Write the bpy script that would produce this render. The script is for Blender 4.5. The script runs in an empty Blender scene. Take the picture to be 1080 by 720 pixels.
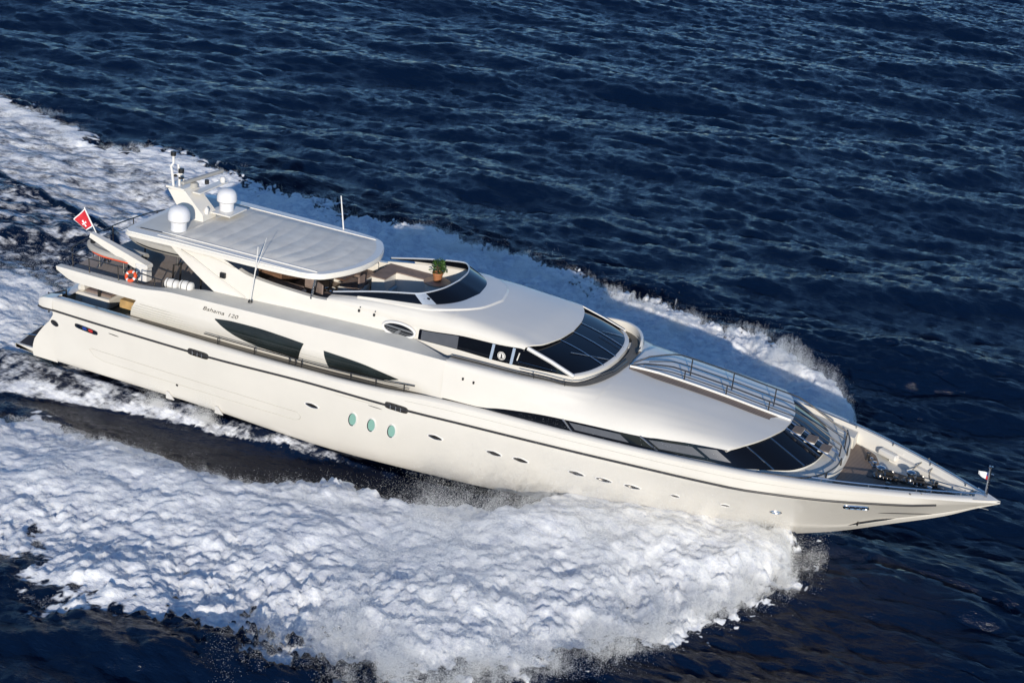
import bpy, bmesh, math, random
import numpy as np
from mathutils import Vector, Matrix

# ------------------------------------------------------------------ camera, sky, sun, exposure
scene = bpy.context.scene
COL = scene.collection
R = math.radians
cam_d = bpy.data.cameras.new('camera'); cam = bpy.data.objects.new('camera', cam_d); COL.objects.link(cam)
CAM_C = Vector((39.568, -49.991, 27.938))
FW = Vector((-0.34808518, 0.85353145, -0.38771222)); RT = Vector((0.90536852, 0.41336091, 0.09716272)); UP = Vector((-0.24319651, 0.31720154, 0.91664532))
cam.matrix_world = Matrix(((RT.x, UP.x, -FW.x, CAM_C.x), (RT.y, UP.y, -FW.y, CAM_C.y), (RT.z, UP.z, -FW.z, CAM_C.z), (0, 0, 0, 1)))
cam_d.sensor_width = 36; cam_d.lens = 1749.36 / 1080 * 36; cam_d.clip_start = 1; cam_d.clip_end = 9000
scene.camera = cam
SUN_EL, SUN_AZ = R(14.8), R(25)            # low sun, abeam to starboard and a little ahead
sun_dir = Vector((math.sin(SUN_AZ) * math.cos(SUN_EL), -math.cos(SUN_AZ) * math.cos(SUN_EL), math.sin(SUN_EL)))
world = bpy.data.worlds.new('World'); scene.world = world; world.use_nodes = True
wn = world.node_tree; bgn = wn.nodes['Background']
sky = wn.nodes.new('ShaderNodeTexSky'); sky.sky_type = 'NISHITA'; sky.sun_disc = False
sky.sun_elevation = SUN_EL; sky.sun_rotation = math.atan2(sun_dir.x, sun_dir.y); sky.altitude = 0; sky.air_density = 0.9; sky.dust_density = 0.0; sky.ozone_density = 5.0
wn.links.new(sky.outputs[0], bgn.inputs[0]); bgn.inputs[1].default_value = 0.14
sd = bpy.data.lights.new('sun', 'SUN'); so = bpy.data.objects.new('sun', sd); COL.objects.link(so)
sd.energy = 4.2; sd.angle = R(0.5); sd.color = (1.0, 0.925, 0.81)
so.rotation_euler = (-sun_dir).to_track_quat('-Z', 'Y').to_euler(); so.location = (0, 0, 60)
scene.view_settings.view_transform = 'Standard'; scene.view_settings.look = 'None'; scene.view_settings.exposure = 0.14; scene.view_settings.gamma = 1
scene.view_settings.use_curve_mapping = False
scene.render.engine = 'CYCLES'
scene.cycles.max_bounces = 6; scene.cycles.diffuse_bounces = 3; scene.cycles.glossy_bounces = 3; scene.cycles.transmission_bounces = 3; scene.cycles.transparent_max_bounces = 6
WL = 0.55                                 # level of the sea
rng = np.random.default_rng(7); random.seed(7)

# ------------------------------------------------------------------ materials
def mat(name, col, rough=.5, metal=0, noise=.0, nscale=3., bump=0., bscale=20., coat=0., spec=.5, col2=None, stretch=(1, 1, 1)):
    m = bpy.data.materials.new(name); m.use_nodes = True; nt = m.node_tree; p = nt.nodes['Principled BSDF']
    p.inputs['Base Color'].default_value = (*col, 1); p.inputs['Roughness'].default_value = rough; p.inputs['Metallic'].default_value = metal
    p.inputs['Specular IOR Level'].default_value = spec; p.inputs['Coat Weight'].default_value = coat; p.inputs['Coat Roughness'].default_value = .05
    tc = nt.nodes.new('ShaderNodeTexCoord'); mp = nt.nodes.new('ShaderNodeMapping'); mp.inputs['Scale'].default_value = stretch
    nt.links.new(tc.outputs['Object'], mp.inputs[0])
    if noise or col2:
        n = nt.nodes.new('ShaderNodeTexNoise'); n.inputs['Scale'].default_value = nscale; n.inputs['Detail'].default_value = 6; nt.links.new(mp.outputs[0], n.inputs['Vector'])
        r = nt.nodes.new('ShaderNodeValToRGB'); r.color_ramp.elements[0].position = .35; r.color_ramp.elements[1].position = .65
        c2 = col2 or tuple(max(0, c * (1 - noise)) for c in col)
        r.color_ramp.elements[0].color = (*c2, 1); r.color_ramp.elements[1].color = (*col, 1)
        nt.links.new(n.outputs['Fac'], r.inputs[0]); nt.links.new(r.outputs[0], p.inputs['Base Color'])
    if bump:
        n2 = nt.nodes.new('ShaderNodeTexNoise'); n2.inputs['Scale'].default_value = bscale; n2.inputs['Detail'].default_value = 4; nt.links.new(mp.outputs[0], n2.inputs['Vector'])
        b = nt.nodes.new('ShaderNodeBump'); b.inputs['Strength'].default_value = bump; b.inputs['Distance'].default_value = .02
        nt.links.new(n2.outputs['Fac'], b.inputs['Height']); nt.links.new(b.outputs[0], p.inputs['Normal'])
    return m
def wave_mat(name, c1, c2, scale, axis, rough=.6, sharp=.9, bump=0.):
    m = mat(name, c1, rough); nt = m.node_tree; p = nt.nodes['Principled BSDF']
    tc = nt.nodes.new('ShaderNodeTexCoord'); w = nt.nodes.new('ShaderNodeTexWave'); w.wave_type = 'BANDS'; w.bands_direction = axis
    w.inputs['Scale'].default_value = scale; w.inputs['Distortion'].default_value = .15; nt.links.new(tc.outputs['Object'], w.inputs['Vector'])
    n = nt.nodes.new('ShaderNodeTexNoise'); n.inputs['Scale'].default_value = 2.2; n.inputs['Detail'].default_value = 8; nt.links.new(tc.outputs['Object'], n.inputs['Vector'])
    r = nt.nodes.new('ShaderNodeValToRGB'); r.color_ramp.elements[0].position = sharp - .5; r.color_ramp.elements[0].color = (*c2, 1); r.color_ramp.elements[1].position = sharp - .3; r.color_ramp.elements[1].color = (*c1, 1)
    nt.links.new(w.outputs['Fac'], r.inputs[0])
    mx = nt.nodes.new('ShaderNodeMix'); mx.data_type = 'RGBA'; mx.blend_type = 'MULTIPLY'; mx.inputs['Factor'].default_value = .45
    r2 = nt.nodes.new('ShaderNodeValToRGB'); r2.color_ramp.elements[0].position = .3; r2.color_ramp.elements[1].position = .7; r2.color_ramp.elements[0].color = (.6, .6, .62, 1)
    nt.links.new(n.outputs['Fac'], r2.inputs[0]); nt.links.new(r.outputs[0], mx.inputs['A']); nt.links.new(r2.outputs[0], mx.inputs['B']); nt.links.new(mx.outputs['Result'], p.inputs['Base Color'])
    if bump:
        b = nt.nodes.new('ShaderNodeBump'); b.inputs['Strength'].default_value = bump; b.inputs['Distance'].default_value = .02
        nt.links.new(w.outputs['Fac'], b.inputs['Height']); nt.links.new(b.outputs[0], p.inputs['Normal'])
    return m
GEL = mat('gelcoat', (.695, .66, .60), .3, noise=.05, nscale=.6, coat=.3, spec=.4)
GELB = mat('gelcoat_cool', (.74, .70, .63), .3, noise=.03, nscale=.7, coat=.3)
DECKW = mat('nonskid_deck', (.66, .635, .57), .6, noise=.08, nscale=1.5, bump=.3, bscale=120)
ANTIF = mat('antifouling_blue', (.012, .03, .10), .35, noise=.3, nscale=2)
STRIPE = mat('dark_rubber_strip', (.03, .028, .028), .4, noise=.2)
GLASS = mat('tinted_glass', (.004, .005, .008), .05, spec=.35)
GLASSM = mat('saloon_glass', (.012, .016, .016), .08, spec=.5, noise=.6, nscale=1.2, col2=(.02, .028, .03), stretch=(.5, 1, 1))
BLIND = mat('window_blind', (.085, .09, .105), .4, noise=.12)
SEAG = mat('green_porthole_glass', (.23, .42, .36), .12, spec=.7)
CHROME = mat('stainless_steel', (.62, .62, .62), .16, 1.0, noise=.15, nscale=8)
DCHROME = mat('dark_stainless', (.13, .12, .11), .25, .8, noise=.3, nscale=9)
BLACK = mat('black_plastic', (.012, .012, .013), .45, noise=.2)
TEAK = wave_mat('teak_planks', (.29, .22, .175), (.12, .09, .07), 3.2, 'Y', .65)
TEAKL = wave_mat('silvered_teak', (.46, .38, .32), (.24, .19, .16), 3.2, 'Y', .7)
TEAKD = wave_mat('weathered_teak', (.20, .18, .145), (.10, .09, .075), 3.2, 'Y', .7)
WOOD = mat('varnished_wood', (.17, .095, .06), .3, noise=.5, nscale=3, stretch=(1, 8, 1), coat=.4)
CANVAS = wave_mat('canvas_top', (.86, .81, .72), (.77, .725, .645), 7, 'X', .85, .8, .4)
GREY = mat('grey_paint', (.62, .60, .55), .5, noise=.08, nscale=2)
DOME = mat('white_dome', (.68, .68, .70), .4, noise=.04)
ORANGE = mat('orange_float', (.80, .10, .03), .5, noise=.2, nscale=8)
WHITEP = mat('white_paint', (.72, .70, .67), .4, noise=.05)
RED = mat('red_cloth', (.62, .02, .035), .75, noise=.25, nscale=6)
WCLOTH = mat('white_cloth', (.80, .80, .80), .8, noise=.1, nscale=5)
BLUEC = mat('blue_cloth', (.03, .05, .25), .8, noise=.2)
TAN = mat('tan_cover', (.50, .32, .13), .7, noise=.3, nscale=4)
CUSH = mat('cream_cushion', (.66, .63, .57), .8, noise=.1, nscale=3, bump=.4, bscale=8)
CUSHT = mat('taupe_cushion', (.23, .17, .145), .85, noise=.25, nscale=4, bump=.4, bscale=9)
GREYT = mat('grey_tube', (.38, .365, .335), .6, noise=.1)
TERRA = mat('terracotta', (.42, .17, .07), .6, noise=.3, nscale=6)
LEAF = mat('leaf_green', (.06, .13, .025), .5, noise=.6, nscale=14, col2=(.025, .06, .012))
ROPE = mat('rope', (.22, .2, .17), .8, noise=.4, nscale=20)
GROOVE = mat('panel_groove', (.5, .475, .41), .6, noise=.1)
INK = mat('dark_lettering', (.02, .02, .022), .4, noise=.1)

# ------------------------------------------------------------------ mesh helpers
class MB:
    def __init__(s): s.v = []; s.f = []; s.mi = []
    def add(s, vs, fs, mi=0):
        o = len(s.v); s.v += [tuple(v) for v in vs]; s.f += [tuple(i + o for i in f) for f in fs]; s.mi += [mi] * len(fs); return s
    def grid(s, P, mi=0, closed_u=False, closed_v=False):          # P[i][j] points
        n, m = len(P), len(P[0]); vs = [p for row in P for p in row]; fs = []
        for i in range(n if closed_u else n - 1):
            for j in range(m if closed_v else m - 1):
                i2, j2 = (i + 1) % n, (j + 1) % m
                fs.append((i * m + j, i2 * m + j, i2 * m + j2, i * m + j2))
        return s.add(vs, fs, mi)
    def box(s, c, d, rz=0, mi=0, tilt=None, taper=1.0, bev=None):
        hx, hy, hz = d[0] / 2, d[1] / 2, d[2] / 2
        b = min(hx, hy, hz) * .25 if bev is None else bev
        M = Matrix.Rotation(rz, 4, 'Z')
        if tilt: M = M @ Matrix.Rotation(tilt, 4, 'Y')
        ring = []
        for z, k, ins in ((-hz, 1, b), (-hz + b, 1, 0), (hz - b, taper, 0), (hz, taper, b)):
            x, y = hx * k - ins, hy * k - ins; c_ = max(b - ins, b * .3)
            ring.append([(x, -y + c_, z), (x, y - c_, z), (x - c_, y, z), (-x + c_, y, z), (-x, y - c_, z), (-x, -y + c_, z), (-x + c_, -y, z), (x - c_, -y, z)])
        ring = [[M @ Vector(p) + Vector(c) for p in r] for r in ring]
        s.grid(ring, mi, closed_v=True)
        s.add(ring[0], [tuple(range(7, -1, -1))], mi); s.add(ring[-1], [tuple(range(8))], mi); return s
    def tube(s, pts, r, n=6, mi=0, cap=True):
        pts = [Vector(p) for p in pts]; rows = []; ref = None
        for i, p in enumerate(pts):
            t = (pts[min(i + 1, len(pts) - 1)] - pts[max(i - 1, 0)]).normalized()
            if ref is None: ref = Vector((0, 0, 1)) if abs(t.z) < .9 else Vector((1, 0, 0))
            a = t.cross(ref).normalized(); b = a.cross(t); ref = b
            rr = r[i] if isinstance(r, (list, tuple)) else r
            rows.append([p + (a * math.cos(k * 2 * math.pi / n) + b * math.sin(k * 2 * math.pi / n)) * rr for k in range(n)])
        s.grid(rows, mi, closed_v=True)
        if cap: s.add(rows[0], [tuple(range(n))], mi); s.add(rows[-1], [tuple(range(n - 1, -1, -1))], mi)
        return s
    def lathe(s, prof, c, n=20, mi=0, axis='Z', sx=1, sy=1):
        rows = []
        for r, z in prof:
            row = []
            for k in range(n):
                a = 2 * math.pi * k / n; x, y = r * math.cos(a) * sx, r * math.sin(a) * sy
                row.append(Vector(c) + (Vector((x, y, z)) if axis == 'Z' else Vector((z, x, y)) if axis == 'X' else Vector((x, z, y))))
            rows.append(row)
        return s.grid(rows, mi, closed_v=True)
    def prism(s, pts, d, mi=0):                                    # polygon pts extruded by vector d
        n = len(pts); a = [Vector(p) for p in pts]; b = [p + Vector(d) for p in a]
        return s.add(a + b, [tuple(range(n)), tuple(range(2 * n - 1, n - 1, -1))] + [(i, i + n, (i + 1) % n + n, (i + 1) % n) for i in range(n)], mi)
    def split(s, name, mats, parent=None, **kw):                   # one object per connected piece
        par = list(range(len(s.v)))
        def find(a):
            while par[a] != a: par[a] = par[par[a]]; a = par[a]
            return a
        key = {}
        for i, v in enumerate(s.v):
            k = tuple(round(c, 4) for c in v); par[find(i)] = find(key.setdefault(k, i))
        for f in s.f:
            for i in f[1:]: par[find(i)] = find(f[0])
        out = {}
        for f, m in zip(s.f, s.mi): out.setdefault(find(f[0]), []).append((f, m))
        objs = []
        for fs in out.values():
            q = MB(); ids = {}
            for f, m in fs: q.f.append(tuple(ids.setdefault(i, len(ids)) for i in f)); q.mi.append(m)
            q.v = [None] * len(ids)
            for i, k in ids.items(): q.v[k] = s.v[i]
            objs.append(q.build(name, mats, parent, **kw))
        return objs
    def build(s, name, mats, parent=None, smooth=True, angle=32, **props):
        me = bpy.data.meshes.new(name); me.from_pydata([tuple(v) for v in s.v], [], s.f); me.update()
        mats = mats if isinstance(mats, (list, tuple)) else [mats]
        for m in mats: me.materials.append(m)
        if len(mats) > 1: me.polygons.foreach_set('material_index', s.mi)
        bm = bmesh.new(); bm.from_mesh(me); bmesh.ops.remove_doubles(bm, verts=bm.verts, dist=1e-5); bmesh.ops.recalc_face_normals(bm, faces=bm.faces); bm.to_mesh(me); bm.free()
        if smooth:
            me.polygons.foreach_set('use_smooth', [True] * len(me.polygons)); me.set_sharp_from_angle(angle=R(angle))
        o = bpy.data.objects.new(name, me); COL.objects.link(o)
        if parent: o.parent = parent
        for k, v in props.items(): o[k] = v
        return o
def empty(name, loc, label, cat, group=None, rz=0):
    o = bpy.data.objects.new(name, None); COL.objects.link(o); o.location = loc; o.rotation_euler = (0, 0, rz); o.empty_display_size = .3
    o['label'] = label; o['category'] = cat
    if group: o['group'] = group
    return o
def tag(o, label, cat, group=None):
    o['label'] = label; o['category'] = cat
    if group: o['group'] = group
    return o
def crv(tab, col=1):                                               # monotone cubic through table rows (x, a, b, ...)
    xs = np.array([t[0] for t in tab], float); ys = np.array([t[col] for t in tab], float)
    h = np.diff(xs); d = np.diff(ys) / h; m = np.zeros_like(ys); m[0] = d[0]; m[-1] = d[-1]
    for i in range(1, len(xs) - 1):
        if d[i - 1] * d[i] > 0:
            w1, w2 = 2 * h[i] + h[i - 1], h[i] + 2 * h[i - 1]; m[i] = (w1 + w2) / (w1 / d[i - 1] + w2 / d[i])
    def f(x):
        x = min(max(x, xs[0]), xs[-1]); i = min(max(int(np.searchsorted(xs, x)) - 1, 0), len(h) - 1); t = (x - xs[i]) / h[i]
        return float((1 + 2 * t) * (1 - t) ** 2 * ys[i] + t * (1 - t) ** 2 * h[i] * m[i] + t * t * (3 - 2 * t) * ys[i + 1] + t * t * (t - 1) * h[i] * m[i + 1])
    return f
def lin(a, b, n): return [a + (b - a) * i / (n - 1) for i in range(n)]
def lerp(a, b, t): return a + (b - a) * t
def spline(pts, n):                                                # smooth 3-D polyline
    L = [0]
    for a, b in zip(pts, pts[1:]): L.append(L[-1] + (Vector(b) - Vector(a)).length)
    fs = [crv([(l, p[k]) for l, p in zip(L, pts)]) for k in range(3)]
    return [Vector((fs[0](t), fs[1](t), fs[2](t))) for t in lin(0, L[-1], n)]

# ------------------------------------------------------------------ shape curves of the yacht (x forward, y to port, z up)
SHEER = [(1.9, 3.52, 3.62), (4, 3.6, 3.66), (8, 3.68, 3.66), (13, 3.72, 3.72), (16, 3.75, 3.86), (18, 3.75, 4.06), (20, 3.75, 4.16), (23, 3.73, 4.24), (26, 3.66, 4.34), (28.5, 3.46, 4.42), (30, 3.12, 4.42), (31.4, 2.68, 4.40), (33.2, 1.90, 4.37), (34.6, 1.18, 4.33), (35.4, .72, 4.30), (36.0, .34, 4.275), (36.3, .14, 4.26), (36.5, .01, 4.25)]
sh_b, sh_z = crv(SHEER, 1), crv(SHEER, 2)
RUB = [(1.9, 3.15), (8.6, 3.18), (13.4, 3.34), (16.7, 3.38), (19.6, 3.5), (23, 3.64), (26.4, 3.78), (29.5, 3.85), (32, 3.9), (34.5, 3.98), (36, 4.1), (36.5, 4.2)]
rub_z = crv(RUB)
CHINE = [(1.9, 3.25, .95), (8, 3.2, .9), (14, 3.0, .64), (18.5, 2.8, .76), (22.6, 2.35, .92), (26, 1.75, 1.25), (29, 1.1, 1.6), (31.5, .55, 2.0), (33.3, .26, 2.7), (35, .1, 3.42), (35.8, .05, 3.85), (36.3, .02, 4.1), (36.5, .005, 4.18)]
ch_y, ch_z = crv(CHINE, 1), crv(CHINE, 2)
KEEL = [(1.9, -.5), (24, -.5), (27, 0.0), (29.5, .8), (31.5, 1.55), (33.3, 2.42), (35, 3.28), (35.8, 3.78), (36.3, 4.06), (36.5, 4.17)]
keel_z = crv(KEEL)
def rub_y(x): return sh_b(x) * (1 - .25 * min(1, max(0, (x - 34) / 2.5))) - .03 - .10 * min(1, max(0, (x - 29) / 4)) * min(1, sh_b(x)) if x < 34 else max(.004, sh_b(x) * (1 - .25 * min(1, (x - 34) / 2.5)) - .13 * min(1, sh_b(x)))
def hull_y(x, z):                                                  # half breadth of the topsides at height z
    zc, zr = ch_z(x), rub_z(x); t = min(1, max(0, (z - zc) / max(zr - zc, 1e-3)))
    k = min(1, max(0, (x - 16) / 14)); p = lerp(.62, 1.05, k)
    return ch_y(x) + (rub_y(x) - ch_y(x)) * t ** p
DECK_IN = [(1.9, 2.85), (5, 2.85), (6, 3.58), (8, 3.58), (13, 3.64), (16, 3.78), (18, 3.98), (20, 4.08), (26, 4.2), (29.5, 4.2), (31.0, 4.15), (31.4, 3.85), (35.5, 3.9), (36.0, 4.12), (36.5, 4.235)]
deck_in = crv(DECK_IN)
def cap_in(x): return max(sh_b(x) - lerp(.26, .36, min(1, max(0, (x - 28) / 3))), 0.0)
CAPZ = [(1.95, 4.88), (5.5, 4.93), (7.1, 5.12), (8.75, 5.18), (11.9, 5.28), (15.7, 5.40), (18.2, 5.43), (20.5, 5.46), (22.5, 5.50)]
cap_z = crv(CAPZ)
WALLY = [(4.9, 2.95), (14.5, 2.95), (16.5, 3.1), (18.2, 3.45)]; wall_b = crv(WALLY)
def wall_y(x, z):                                                  # main deck saloon wall, leaning out towards the upper deck
    zb, zt = deck_in(max(x, 6)), 4.45
    t = min(1, max(0, (z - zb) / (zt - zb))); y0 = wall_b(x); y1 = 3.36
    return y0 + (y1 - y0) * (1 - (1 - t) ** 1.6) + (.02 * max(0, z - 4.45))

yacht = empty('motor_yacht', (0, 0, 0), 'long cream white motor yacht speeding through the dark blue sea', 'yacht')
XS = sorted(set(lin(1.9, 30, 60) + lin(30, 36.5, 40)))

# ---- hull
mb = MB()
for s in (-1, 1):
    rows = []
    for x in XS:
        yc, zc, zk, yr, zr, b, zs = ch_y(x), ch_z(x), keel_z(x), rub_y(x), rub_z(x), sh_b(x), sh_z(x)
        zk = min(zk, zc - .01)
        row = [(x, 0, zk)] + [(x, s * yc * t, lerp(zk, zc, t)) for t in (.33, .66, 1)]
        row += [(x, s * (yc + .03 * min(1, yc)), zc + .03)]
        row += [(x, s * hull_y(x, lerp(zc, zr, t)), lerp(zc, zr, t)) for t in lin(.08, 1, 9)]
        row += [(x, s * lerp(yr, b, t), lerp(zr, zs - .06, t)) for t in (.33, .66, 1)]
        row += [(x, s * max(b - .05, 0), zs - .01), (x, s * lerp(b, cap_in(x), .55), zs + .015), (x, s * (cap_in(x) + .02 * (cap_in(x) > .05)), zs), (x, s * cap_in(x), zs - .05), (x, s * max(cap_in(x) - .06, 0), deck_in(x))]
        rows.append(row)
    m = len(rows[0])
    k_ = next(i for i, x in enumerate(XS) if x > 25.5); mb.grid([r[:4] for r in rows[:k_ + 1]], 1); mb.grid([r[:4] for r in rows[k_:]], 0); mb.grid([r[3:] for r in rows], 0)
hull = mb.build('hull', [GEL, ANTIF], yacht, angle=40)
# transom below the cap and the stern quarters
mb = MB()
prof = [(1.9, s_y, z) for s_y, z in [(-3.2, .9), (-3.4, 2.2), (-3.48, 3.1), (3.48, 3.1), (3.4, 2.2), (3.2, .9)]]
mb.add(prof, [tuple(range(6))])
for s in (-1, 1):
    q = [(.78, 1.14), (.84, 1.42), (.94, 1.69), (1.17, 2.02), (1.45, 2.37), (1.7, 2.62), (1.93, 2.98)]
    outer = [[(x, s * (hull_y(2, z) - .0), z), (x, s * (hull_y(2, .95) + 0), .92), ] for x, z in q]
    mb.grid([[(x, s * lerp(hull_y(2, .95), hull_y(2, z), t), lerp(.9, z, t)) for t in lin(0, 1, 6)] for x, z in q])
    mb.grid([[(x, s * hull_y(2, z), z), (x + .02, s * (hull_y(2, z) - .12), z + .01)] for x, z in q])
    mb.grid([[(x, s * (lerp(hull_y(2, .95), hull_y(2, z), t) - .12), lerp(.9, z, t)) for t in lin(0, 1, 6)] for x, z in q])
    # cap wing overhanging the platform
    secs = []
    for x, yo, zt_, zb_ in ((1.14, 3.26, 3.34, 3.14), (1.2, 3.42, 3.44, 3.1), (1.45, 3.5, 3.55, 3.1), (1.92, 3.525, 3.62, 3.1)):
        secs.append([(x, s * yo, zb_), (x, s * yo, zt_ - .1), (x, s * (yo - .06), zt_), (x, s * 2.95, zt_ + .0), (x, s * 2.95, zb_)])
    mb.grid(secs, 0, closed_v=True); mb.add(secs[0], [tuple(range(5))])
mb.build('transom', GEL, hull)
# centre transom wall with its seat back
mb = MB()
mb.grid([[(1.75 - .55 * t, y, lerp(1.2, 3.28, t)) for t in lin(0, 1, 4)] + [(1.35, y, 3.34), (1.7, y, 3.3)] for y in lin(-2.25, 2.9, 12)])
mb.build('transom_wall', GELB, yacht)
# swim platform
mb = MB()
edge = [(-.12, -3.2), (-.35, -2.2), (-.55, -.8), (-.6, 0), (-.55, .8), (-.35, 2.2), (-.12, 3.2)]
mb.grid([[(x, y, 1.0), (x - .04, y, 1.08), (x, y, 1.16), (2.0, y, 1.16)] for x, y in edge] )
mb.grid([[(x, y, 1.0), (2.0, y, .92)] for x, y in edge])
for s in (0, -1):
    x, y = edge[s]; mb.add([(x, y, 1.0), (x, y, 1.16), (2, y, 1.16), (2, y, .92)], [(0, 1, 2, 3)])
mb.add([(1.2, -3.2, .92), (1.2, -3.25, 1.02), (-.1, -3.2, 1.16), (-.1, -3.2, 1.0)], [(0, 1, 2, 3)])
plat = mb.build('swim_platform', GEL, yacht)
mb = MB(); mb.grid([[(x + .1, y * .97, 1.166), (1.9, y * .97, 1.166)] for x, y in edge])
mb.build('platform_teak', mat('shaded_teak', (.035, .022, .018), .65, noise=.4, nscale=3), plat)  # teak colour darkened to hold the shade lying on the platform
mb = MB()
for x, y in ((.1, -2.2), (-.25, -1.2)): mb.box((x, y, 1.185), (1.1, .05, .03), rz=.35)
mb.split('platform_trim', CHROME, plat)
# rub rail
mb = MB()
for s in (-1, 1):
    pts = [(x, s * (rub_y(x) + .012), rub_z(x)) for x in XS if x < 34.8]
    if s == -1: pts = [(1.15, -3.2, 3.14), (1.2, -3.43, 3.13), (1.45, -3.5, 3.13)] + pts
    mb.tube(pts, .042, 6)
mb.build('rub_rail', STRIPE, hull)
mb = MB()                                                         # fine panel line above the rub rail, and the recess outline
mb.tube([(x, -(lerp(rub_y(x), sh_b(x), .62) + .002), lerp(rub_z(x), sh_z(x), .6)) for x in lin(17, 35.6, 60)], .008, 4)
ol = []
for x in lin(3.9, 12.6, 30): ol.append((x, 2.02 - .008 * (x - 4)))
cx, cz, r_ = 12.6, 1.78, .17
for a in lin(80, -80, 8): ol.append((12.6 + r_ * math.cos(R(a)), 1.79 + r_ * math.sin(R(a))))
for x in lin(12.5, 4.2, 30): ol.append((x, 1.62 - .004 * (x - 4)))
ol += [(3.75, 1.75), (3.55, 1.98), (3.7, 2.03), (3.9, 2.02)]
mb.tube([(x, -(hull_y(x, z) + .002), z) for x, z in ol], .012, 4)
mb.build('panel_groove', GROOVE, hull)

def hull_patch(cx, cz, rx, rz_, tilt=0., off=.012, n=20, shape=2.0, rings=3):
    """disc-like patch lying on the starboard topsides"""
    m_ = MB(); rows = []
    for q in lin(1, 0.02, rings):
        row = []
        for k in range(n):
            a = 2 * math.pi * k / n; c, s_ = math.cos(a), math.sin(a)
            px = math.copysign(abs(c) ** (2 / shape), c) * rx * q; pz = math.copysign(abs(s_) ** (2 / shape), s_) * rz_ * q
            x, z = cx + px * math.cos(tilt) - pz * math.sin(tilt), cz + px * math.sin(tilt) + pz * math.cos(tilt)
            row.append((x, -(hull_y(x, z) + off), z))
        rows.append(row)
    m_.grid(rows, 0, closed_v=True); return m_
def hull_ring(cx, cz, rx, rz_, r, tilt=0., shape=2.0, n=24, a0=0, a1=360, off=.012):
    pts = []
    for k in range(n + 1):
        a = R(lerp(a0, a1, k / n)); c, s_ = math.cos(a), math.sin(a)
        px = math.copysign(abs(c) ** (2 / shape), c) * rx; pz = math.copysign(abs(s_) ** (2 / shape), s_) * rz_
        x, z = cx + px * math.cos(tilt) - pz * math.sin(tilt), cz + px * math.sin(tilt) + pz * math.cos(tilt)
        pts.append((x, -(hull_y(x, z) + off), z))
    return MB().tube(pts, r, 5)
for cx, cz in ((14.93, 2.35), (15.68, 2.34), (16.47, 2.33)):
    f = hull_ring(cx, cz, .16, .30, .028, -.25).build('oval_porthole', WHITEP, hull)
    hull_patch(cx, cz, .15, .28, -.25, .004).build('pane', SEAG, f)
    hull_ring(cx, cz, .15, .285, .022, -.25, a0=110, a1=300, off=.018).build('rim', DCHROME, f)
for cx, cz in ((13.28, 2.43), (18.16, 2.60), (20.35, 2.60), (21.32, 2.61), (23.31, 2.65), (24.25, 2.64), (25.21, 2.61)):
    f = hull_ring(cx, cz, .30, .095, .022, -.06, 1.5).build('almond_porthole', WHITEP, hull)
    hull_patch(cx, cz, .29, .085, -.06, .006, shape=1.5).build('pane', DCHROME, f)
    hull_ring(cx, cz - .015, .25, .06, .014, -.06, 1.5, a0=180, a1=360, off=.02).build('rim', CHROME, f)
for cx, cz in ((26.63, 2.57), (28.24, 2.54)):
    f = hull_ring(cx, cz, .16, .085, .018, 0).build('round_porthole', WHITEP, hull); hull_patch(cx, cz, .15, .075, 0, .006).build('pane', DCHROME, f)
f = hull_ring(29.82, 2.55, .17, .075, .025, 0).build('chrome_outlet', CHROME, hull)
hull_patch(29.82, 2.55, .13, .05, 0, .006).build('pane', GREY, f)
for cx, cz, w in ((8.54, 3.19, .42), (16.69, 3.38, .42), (32.34, 3.53, .36)):
    hull_ring(cx, cz, w, .105, .03, -.02, 5, 32).build('fairlead', DCHROME if cx < 30 else CHROME, hull)
    o = hull_patch(cx, cz, w - .03, .095, -.02, .02, 28, 5).build('fairlead_plate', DCHROME if cx < 30 else CHROME, hull)
    r = MB()
    for q in (-.5, 0, .45): r.tube([(cx + q * w, -(hull_y(cx + q * w, cz - .08) + .06), cz - .08), (cx + q * w, -(hull_y(cx + q * w, cz + .06) + .06), cz + .07)], .022, 6)
    r.split('roller', CHROME, o)
pl = hull_ring(3.49, 2.79, .52, .085, .022, -.07, 4, 30).build('name_plate', CHROME, hull)
hull_patch(3.49, 2.79, .5, .075, -.07, .008, 28, 4).build('plate', DCHROME, pl)
for dx, m_ in ((-.36, CHROME), (-.08, mat('blue_lens', (.02, .05, .25), .3)), (.2, mat('red_lens', (.4, .03, .03), .3)), (.4, CHROME)):
    hull_patch(3.49 + dx, 2.79 - .07 * dx, .1, .058, -.07, .018, 16, 4).build('lens', m_, pl)
hull_ring(1.98, 2.62, .17, .10, .022, -.3).build('quarter_light', CHROME, hull); hull_patch(1.98, 2.62, .15, .085, -.3, .006).build('quarter_light_pane', BLACK, hull)
hull_patch(4.76, 2.9, .24, .018, -.05, .01).build('scupper_slot', BLACK, hull)
hull_patch(15.1, 3.22, .9, .010, .03, .008).build('scupper_slot', GROOVE, hull)
hull_patch(15.85, 3.14, .28, .014, -.02, .01).build('scupper_slot', BLACK, hull)
hull_patch(7.5, 1.56, .05, .05, 0, .02).build('drain_outlet', BLACK, hull)
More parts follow.
